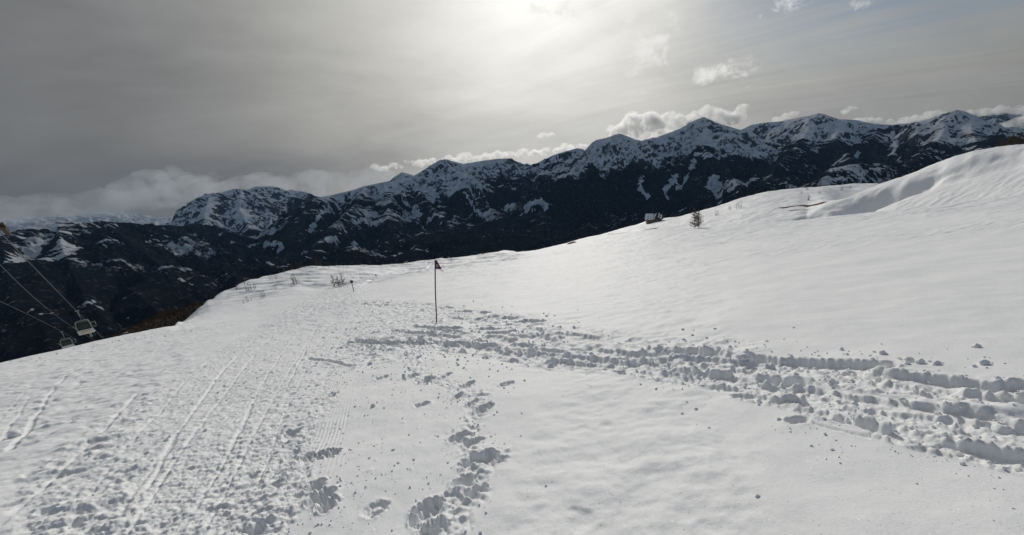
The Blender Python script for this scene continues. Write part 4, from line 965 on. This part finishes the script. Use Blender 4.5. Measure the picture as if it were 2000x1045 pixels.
def make_chair(logo=True):
    o = empty('chairlift_chair', (0, 0, 0))
    # hanger arm bends back from the grip
    bm = bmesh.new(); tube(bm, [(0, 0, 0), (0, 0.05, -0.25), (0, 0.14, -0.62), (0, 0.10, -1.02)], 0.035, 8); ha = bm_obj('hanger_arm', bm, STEEL_W, o)
    bm = bmesh.new(); box(bm, (0, 0, 0.02), (0.32, 0.09, 0.11), None, 0.02); bm_obj('grip', bm, GALV, ha)
    w, zt, zb = 0.53, -1.02, -2.02
    fr_ = [(-w*.98, .02, zb), (-w, 0, zb+.35), (-w*.93, 0, zt-.22), (-w*.82, 0, zt-.06), (-w*.62, 0, zt), (w*.62, 0, zt), (w*.82, 0, zt-.06), (w*.93, 0, zt-.22), (w, 0, zb+.35), (w*.98, .02, zb)]
    bm = bmesh.new(); tube(bm, fr_, 0.048, 8); bm_obj('frame', bm, STEEL_W, o)
    bm = bmesh.new(); box(bm, (0, 0.0, zt-.15), (w*1.75, 0.04, 0.05), None, 0.01); bm_obj('crossbar', bm, STEEL_W, o)
    bm = bmesh.new(); box(bm, (0, 0.01, (zt+zb)/2-.06), (w*1.88, 0.025, 0.84), None, 0.008); bm_obj('backrest', bm, MESH_D, o)
    # seat shell: a shallow tray leaning back under the frame
    bm = bmesh.new(); hw = .58
    pf = [(-.06, -1.98), (-.09, -2.16), (-.05, -2.40), (.04, -2.46), (.46, -2.44), (.50, -2.38), (.10, -2.34), (.02, -2.10), (.0, -1.98)]
    A = [bm.verts.new((-hw+0.10*max(0, (-z-2.16))*2.2*0.5, y, z)) for y, z in pf]; B_ = [bm.verts.new((hw-0.10*max(0, (-z-2.16))*2.2*0.5, y, z)) for y, z in pf]
    m_ = len(pf)
    for k in range(m_): bm.faces.new((A[k], A[(k+1) % m_], B_[(k+1) % m_], B_[k]))
    bm.faces.new(A[::-1]); bm.faces.new(B_); bmesh.ops.recalc_face_normals(bm, faces=bm.faces[:])
    seat = bm_obj('seat', bm, PANEL_W, o, False)
    if logo:
        def swoosh(P, mat, nm):
            bm = bmesh.new(); f = bm.faces.new([bm.verts.new((x, -0.102+0.004*(z*0), z)) for x, z in P]); e = bmesh.ops.extrude_face_region(bm, geom=[f])
            bmesh.ops.translate(bm, vec=(0, 0.008, 0), verts=[g for g in e['geom'] if isinstance(g, bmesh.types.BMVert)]); bmesh.ops.recalc_face_normals(bm, faces=bm.faces[:]); bm_obj(nm, bm, mat, seat, False)
        swoosh([(-.34,-2.28),(-.10,-2.14),(.02,-2.08),(.10,-2.12),(.36,-2.06),(.20,-2.16),(.06,-2.16),(-.02,-2.14),(-.16,-2.22)], OCHRE, 'logo')
        swoosh([(-.30,-2.30),(-.08,-2.22),(.08,-2.20),(.30,-2.16),(.12,-2.26),(-.06,-2.27)], YELLOW, 'logo')
    for s in (-1, 1):
        bm = bmesh.new(); tube(bm, [(s*.54, .0, -1.50), (s*.80, -.02, -1.36), (s*.88, .02, -1.40), (s*.84, .10, -1.72)] if s > 0 else [(s*.55, .0, -1.86), (s*.62, .0, -1.66), (s*.76, .02, -1.42), (s*.66, .04, -1.44)], 0.028, 8); bm_obj('armrest', bm, STEEL_W, o)
    bm = bmesh.new(); tube(bm, [(.62, .12, -1.80), (.82, .14, -1.86), (.92, .16, -1.72)], 0.022, 6); tube(bm, [(.60, .12, -1.92), (.80, .16, -1.97)], 0.02, 6); bm_obj('safety_bar', bm, GALV, o)
    bm = bmesh.new(); box(bm, (.20, .12, -2.66), (0.17, 0.07, 0.46), None, 0.02); bm_obj('footrest', bm, STEEL_W, o, False)
    return o
ch = make_chair(); pA = at(150, 607, 52); ch.location = pA-Vector((0, 0, .03))
a_, _t = ray(150, 607); ch.rotation_euler = (0, 0, rad(-a_-14)); ch.scale = (.9, .9, .9)
tag(ch, 'nearest white-framed lift chair with an orange and yellow swoosh on its seat back', 'chairlift chair', 'chairlift chairs')
ch2 = make_chair(False); pB = at(120, 648, 74); ch2.location = pB-Vector((0, 0, .03))
ch2.rotation_euler = (0, 0, rad(-a_-10)); ch2.scale = (.92, .92, .92)
tag(ch2, 'farther white-framed lift chair half hidden by the snow edge, left of the nearer one', 'chairlift chair', 'chairlift chairs')

# pylon head at the left edge of the picture
pt = at(6, 448, 27); pd = (at(55, 507, 33)-at(8, 455, 27)).normalized(); yaw = math.atan2(pd.y, pd.x); ptch = math.asin(pd.z)
py_ = empty('lift_pylon', (pt.x, pt.y, pt.z)); tag(py_, 'brown lift pylon whose sheave assembly juts in at the left edge of the picture', 'pylon')
Rm = Matrix.Rotation(yaw, 3, 'Z') @ Matrix.Rotation(-ptch, 3, 'Y')
bm = bmesh.new(); box(bm, (0, 0, 0), (1.25, 0.10, 0.16), Rm, 0.02); box(bm, Rm @ Vector((-.25, .0, .16)), (.5, .07, .12), Rm, 0.01); sb = bm_obj('sheave_beam', bm, RUST, py_, False)
for k in range(4):
    bm = bmesh.new(); c = Rm @ Vector((-.52+k*.35, -.09, -.02)); ring = [c+Rm @ Vector((.15*math.cos(q), 0, .15*math.sin(q))) for q in np.linspace(0, 2*math.pi, 16, endpoint=False)]
    tube(bm, ring, 0.035, 6, closed=True); tube(bm, [c+Rm @ Vector((0, -.05, 0)), c+Rm @ Vector((0, .09, 0))], 0.05, 8); bm_obj('sheave', bm, RUST, sb)
side_v = Vector((-pd.y, pd.x, 0)).normalized()
if side_v.x > 0: side_v = -side_v
mast = side_v*1.2
bm = bmesh.new(); tube(bm, [Vector((0, 0, .05)), Vector((mast.x, mast.y, .35)), Vector((mast.x*2, mast.y*2, .45))], .09, 8); bm_obj('crossarm', bm, RUST, py_)
gz = surf(pt.x+mast.x*2, pt.y+mast.y*2)-pt.z
bm = bmesh.new(); tube(bm, [Vector((mast.x*2, mast.y*2, gz-1)), Vector((mast.x*2, mast.y*2, .6))], [.28, .2], 14); bm_obj('mast', bm, RUST, py_)

# ------------------------------------------------------------------ loose snow: clods one can point to, and crumbs nobody could count
def lump(seed, n=2):
    rg = np.random.default_rng(seed); bm = bmesh.new(); bmesh.ops.create_icosphere(bm, subdivisions=n, radius=1.0)
    pl = [Vector(rg.normal(size=3)).normalized() for _ in range(9)]; ds = rg.uniform(.55, .95, 9)
    for v in bm.verts:
        for nrm, d in zip(pl, ds):
            e = v.co.dot(nrm)-d
            if e > 0: v.co -= nrm*e*0.92
        q = v.co.copy(); nzv = float(perlin(np.array([q.x*2.3+seed]), np.array([q.y*2.3+q.z*1.7]), 5)[0]); v.co *= 1+0.22*nzv
        v.co.z *= .75
    return bm
CL = [(30,851,17,'block of snow alone on the smooth left shoulder'),(723,710,13,'dark rounded clod at the end of the short side track, below the flag'),(735,996,38,'large crusted slab of thrown snow in the bottom foreground'),(1725,693,14,'biggest clod on the smooth field above the trampled track at right'),(1479,976,13,'lone small clod on the empty smooth foreground'),
 (895,713,9,'upper one of two clods beside the start of the boot trail'),(906,719,8,'lower one of two clods beside the start of the boot trail'),(985,752,12,'flat clod right of the deepest boot hole'),(730,795,15,'flat clod left of the boot trail on the debris-strewn strip'),(1332,806,8,'tiny clod on the smooth foreground below the track'),(1426,756,10,'right one of two clods lying just below the track'),(1387,751,12,'left one of two clods lying just below the track'),
 (1920,712,15,'wide clod on the upper rim of the track at far right'),(1775,708,16,'clod on the upper rim of the track next to the biggest one'),(1175,648,8,'small clod on the field above the narrow part of the track'),(1095,640,7,'clod on the end of the upper footprint line'),(1452,698,26,'high heap of thrown snow in the middle of the track'),(1625,745,18,'knob of snow standing up in the wide part of the track'),(1965,825,30,'tall rounded lump at the right end of the track'),(1835,857,13,'clod thrown out on the strip between the track and the lower ski lines'),(985,762,7,'crumb-sized clod below the flat one right of the deepest boot hole'),
 (1750,830,9,'clod beside the upper of the two lower ski lines'),(925,590,5,'tiny clod on the smooth field right of the flag'),(1068,618,8,'clod lying on the field just above the upper footprints'),(655,772,12,'clod on the groomed stripes'),(800,720,12,'crust piece at the rim of the first boot hole'),(1155,692,12,'crust slab at the lower edge of the track'),(1550,640,5,'tiny speck-like clod high on the open field'),(665,955,10,'clod beside the deep hole at lower left of centre')]
for i, (x, y, s_, lab) in enumerate(CL):
    p, r = on_slope(x, y); sz = s_*0.40/FPX*r*1.05
    bm = lump(50+i, 3); o = bm_obj('snow_clod', bm, SNOW); o.location = p+Vector((0, 0, sz*0.30)); o.scale = (sz, sz*0.9, sz); o.rotation_euler = (random.uniform(-.3, .3), random.uniform(-.3, .3), random.uniform(0, 6.28))
    tag(o, lab, 'snow clod', 'snow clods')
def crumbs():
    P = []
    rg = np.random.default_rng(99)
    def band(line, half, n, lo, hi):
        g = [gp(p) for p in line]; sl_ = [np.linalg.norm(c-a) for a, c in zip(g[:-1], g[1:])]; tot = sum(sl_)
        for _ in range(n):
            s = rg.random()*tot; i = 0
            while i < len(sl_)-1 and s > sl_[i]: s -= sl_[i]; i += 1
            f = s/sl_[i]; d = (g[i+1]-g[i])/sl_[i]; c = g[i]+(g[i+1]-g[i])*f+np.array([-d[1], d[0]])*rg.normal()*half
            P.append((c[0], c[1], lo*(hi/lo)**(rg.random()**2.2)))
    band(BL, .6, 900, .010, .05); band([(700,668),(1000,690),(1450,735),(1700,800),(2000,840)], .5, 220, .01, .045); band(UL, .7, 350, .012, .06); band([(1250,680),(1500,705),(1750,735),(2000,765)], .45, 350, .012, .06)
    band([(790,690),(830,740),(900,760),(940,800),(900,860),(950,900),(910,960),(840,1000),(845,1045)], .28, 700, .006, .03)
    band([(700,690),(700,760),(700,850),(690,950),(700,1045)], .35, 420, .006, .028); band([(560,860),(590,900),(600,960),(600,1045)], .3, 400, .006, .03)
    band([(640,570),(560,700),(430,850),(250,1045)], 1.1, 1100, .008, .04); band([(700,590),(690,640),(690,700)], .9, 350, .012, .05); band([(1540,800),(1750,850),(2000,900)], .3, 160, .008, .035)
    band([(860,640),(1000,655),(1100,665)], .6, 200, .012, .05); band([(0,720),(130,690),(250,662),(420,640)], 1.2, 260, .02, .07)
    protos = []
    for k in range(6):
        bm = lump(150+k, 1); bm.verts.ensure_lookup_table(); protos.append((np.array([v.co[:] for v in bm.verts]), np.array([[v.index for v in f.verts] for f in bm.faces]))); bm.free()
    VV, FF = [], []; n0 = 0
    for k, (x, y, s_) in enumerate(P):
        v, f = protos[k % 6]; a = rg.random()*6.28; c, s2 = math.cos(a), math.sin(a)
        s_ = s_*min(1.0, 0.35+math.hypot(x, y)/16); vv = v*s_*rg.uniform(.8, 1.2, 3); vv = np.stack([vv[:, 0]*c-vv[:, 1]*s2, vv[:, 0]*s2+vv[:, 1]*c, vv[:, 2]], 1)+np.array([x, y, surf(x, y)+s_*.25])
        VV.append(vv); FF.append(f+n0); n0 += len(v)
    me = bpy.data.meshes.new('snow_crumbs'); V = np.concatenate(VV); Fc = np.concatenate(FF)
    me.from_pydata(V.tolist(), [], Fc.tolist()); me.update()
    o = link('snow_crumbs', me, SNOW); tag(o, 'loose crumbs of snow strewn along the tracks and boot holes', 'snow crumbs', None, 'stuff')
crumbs()

# ------------------------------------------------------------------ low clouds on the ridges
def cloud_mat(name, dens, g=0.55, col=(1, 1, 1, 1), scale=None, lo=0.4, hi=0.6):
    m, b = mat_new(name); v = b.n('ShaderNodeVolumePrincipled')
    v.inputs['Color'].default_value = col; v.inputs['Density'].default_value = dens; v.inputs['Anisotropy'].default_value = g
    if scale:
        P = b.n('ShaderNodeNewGeometry').outputs['Position']
        b.put(v.inputs['Density'], b.math('MULTIPLY', b.ramp(b.noise(P, scale, 5, 0.62, 0.3), lo, hi), dens))
    finish(b, None, v.outputs[0]); return m
CUM = cloud_mat('cumulus_vapour', 0.0075, 0.6, (0.93, 0.93, 0.92, 1), 1/170, 0.36, 0.60); SOFTC = cloud_mat('thin_cloud_vapour', 0.0009, 0.35, (0.74, 0.77, 0.80, 1), 1/620, 0.38, 0.66)  # thin cloud's grey colour stands in for shade under the overcast
ctex = bpy.data.textures.new('cloud_lumps', 'CLOUDS'); ctex.noise_scale = 260; ctex.noise_depth = 4
ctex2 = bpy.data.textures.new('cloud_lumps_fine', 'CLOUDS'); ctex2.noise_scale = 90; ctex2.noise_depth = 3
def cloud(P, r, thick, label, mat=CUM, voxel=26, amp=(210, 120), depth_j=300, per=6, seed=1, kind=None):
    """P: photo points (x, y, half-size in px); puffs of vapour fused into one mass at distance r"""
    rg = random.Random(seed); bm = bmesh.new()
    for (x, y, hs_) in P:
        for k in range(per):
            q = at(x+rg.gauss(0, hs_*.45), y+rg.gauss(0, hs_*.22), r+rg.gauss(0, min(depth_j, hs_*r*.0006))); s = hs_*r*.00116*rg.uniform(.45, .95)
            mt = Matrix.Translation(q) @ Matrix.Diagonal((s, s, s*thick, 1)); bmesh.ops.create_icosphere(bm, subdivisions=3, radius=1.0, matrix=mt)
    o = bm_obj('cloud', bm, mat); c = sum((v.co for v in o.data.vertices), Vector())/len(o.data.vertices)
    o.data.transform(Matrix.Translation(-c)); o.location = c
    md = o.modifiers.new('fuse', 'REMESH'); md.mode = 'VOXEL'; md.voxel_size = voxel
    for tx, am in ((ctex, amp[0]), (ctex2, amp[1])):
        d = o.modifiers.new('lumps', 'DISPLACE'); d.texture = tx; d.texture_coords = 'LOCAL'; d.strength = am; d.mid_level = 0.5
    tag(o, label, 'cloud', 'low clouds on the ridges', kind); return o
CR = 15000
cloud([(1200,256,12),(1225,248,18),(1255,240,22),(1285,238,22),(1312,240,18),(1335,238,14),(1240,260,16),(1290,262,16)], CR, .75, 'largest grey-bellied cumulus behind the pyramid peak\'s left shoulder', seed=3)
cloud([(1355,235,14),(1385,226,16),(1405,230,18),(1428,228,16),(1445,218,11),(1455,210,6)], CR, .8, 'torn bright cumulus rising right of the pyramid peak', seed=4)
cloud([(735+x*10.2, 328-x*0.98+3*math.sin(x*1.7)-2*(x > 5), 6.5+2.5*math.sin(x*0.9)+(3 if x > 8 else 0)) for x in range(0, 42)], CR, .62, 'long white cloud bank lying along the snowy ridge left of centre', seed=5, per=4)
cloud([(1055,265,5),(1066,262,7),(1078,261,6)], CR, .6, 'small lone puff floating above the long cloud bank', seed=6, amp=(60, 40), voxel=24)
cloud([(1520,236,7),(1540,228,8),(1551,222,6)], CR, .7, 'small puff left of the flat-topped snowy summit', seed=7, amp=(70, 50), voxel=28)
cloud([(1648,218,6),(1662,212,7),(1672,210,4)], CR, .5, 'thin puff floating over the saddle right of the flat-topped summit', seed=8, amp=(50, 40), voxel=24)
cloud([(1675,234,6),(1695,231,8),(1715,232,6)], CR, .5, 'flat puff sitting on the saddle right of the flat-topped summit', seed=9, amp=(60, 40), voxel=28)
cloud([(1740,238,6),(1765,233,9),(1790,230,10),(1815,226,9),(1838,222,7)], CR, .6, 'cloud strip touching the left flank of the rightmost peak', seed=10, amp=(80, 50))
cloud([(1895,220,7),(1925,217,8),(1955,216,9),(1985,214,9),(2020,212,10)], CR, .6, 'cloud strip behind the right flank of the rightmost peak', seed=11, amp=(80, 50))
cloud([(1955,246,6),(1975,242,10),(1995,236,12),(2020,232,14)], CR-400, .7, 'bright cumulus in front of the far blue peak at the right edge', seed=12, amp=(90, 50))
cloud([(290,350,8),(312,342,13),(332,338,15),(355,345,14),(380,352,10)], CR, .6, 'grey rounded puff over the left valley, bigger of the two', SOFTC, 50, (120, 60), seed=13)
cloud([(395,353,9),(415,346,12),(435,345,9)], CR, .6, 'grey rounded puff over the left valley, smaller of the two', SOFTC, 45, (100, 50), seed=14)
cloud([(x, 372+((x//40) % 3)*6-(x-300)*0.055, 34) for x in range(250, 760, 40)], CR+300, .55, 'soft grey fog bank hiding the slopes behind the rounded white mountain', SOFTC, 70, (160, 60), seed=15)
cloud([(x, 414-x*0.08, 36) for x in range(-80, 300, 42)], CR+300, .5, 'soft grey fog bank lying low at the left edge', SOFTC, 70, (160, 60), seed=16)

# ------------------------------------------------------------------ thin blue air between us and the mountains
bm = bmesh.new(); hx0, hx1, hy0, hy1, hz0, hz1 = -13200, 13200, -2600, 14100, -1330, 420
box(bm, ((hx0+hx1)/2, (hy0+hy1)/2, (hz0+hz1)/2), (hx1-hx0, hy1-hy0, hz1-hz0))
HZ = cloud_mat('thin_blue_haze', 0.0000066, 0.0, (0.34, 0.60, 1.0, 1))
tag(bm_obj('haze', bm, HZ, None, False), 'thin blue air filling the valley', 'haze', None, 'stuff')
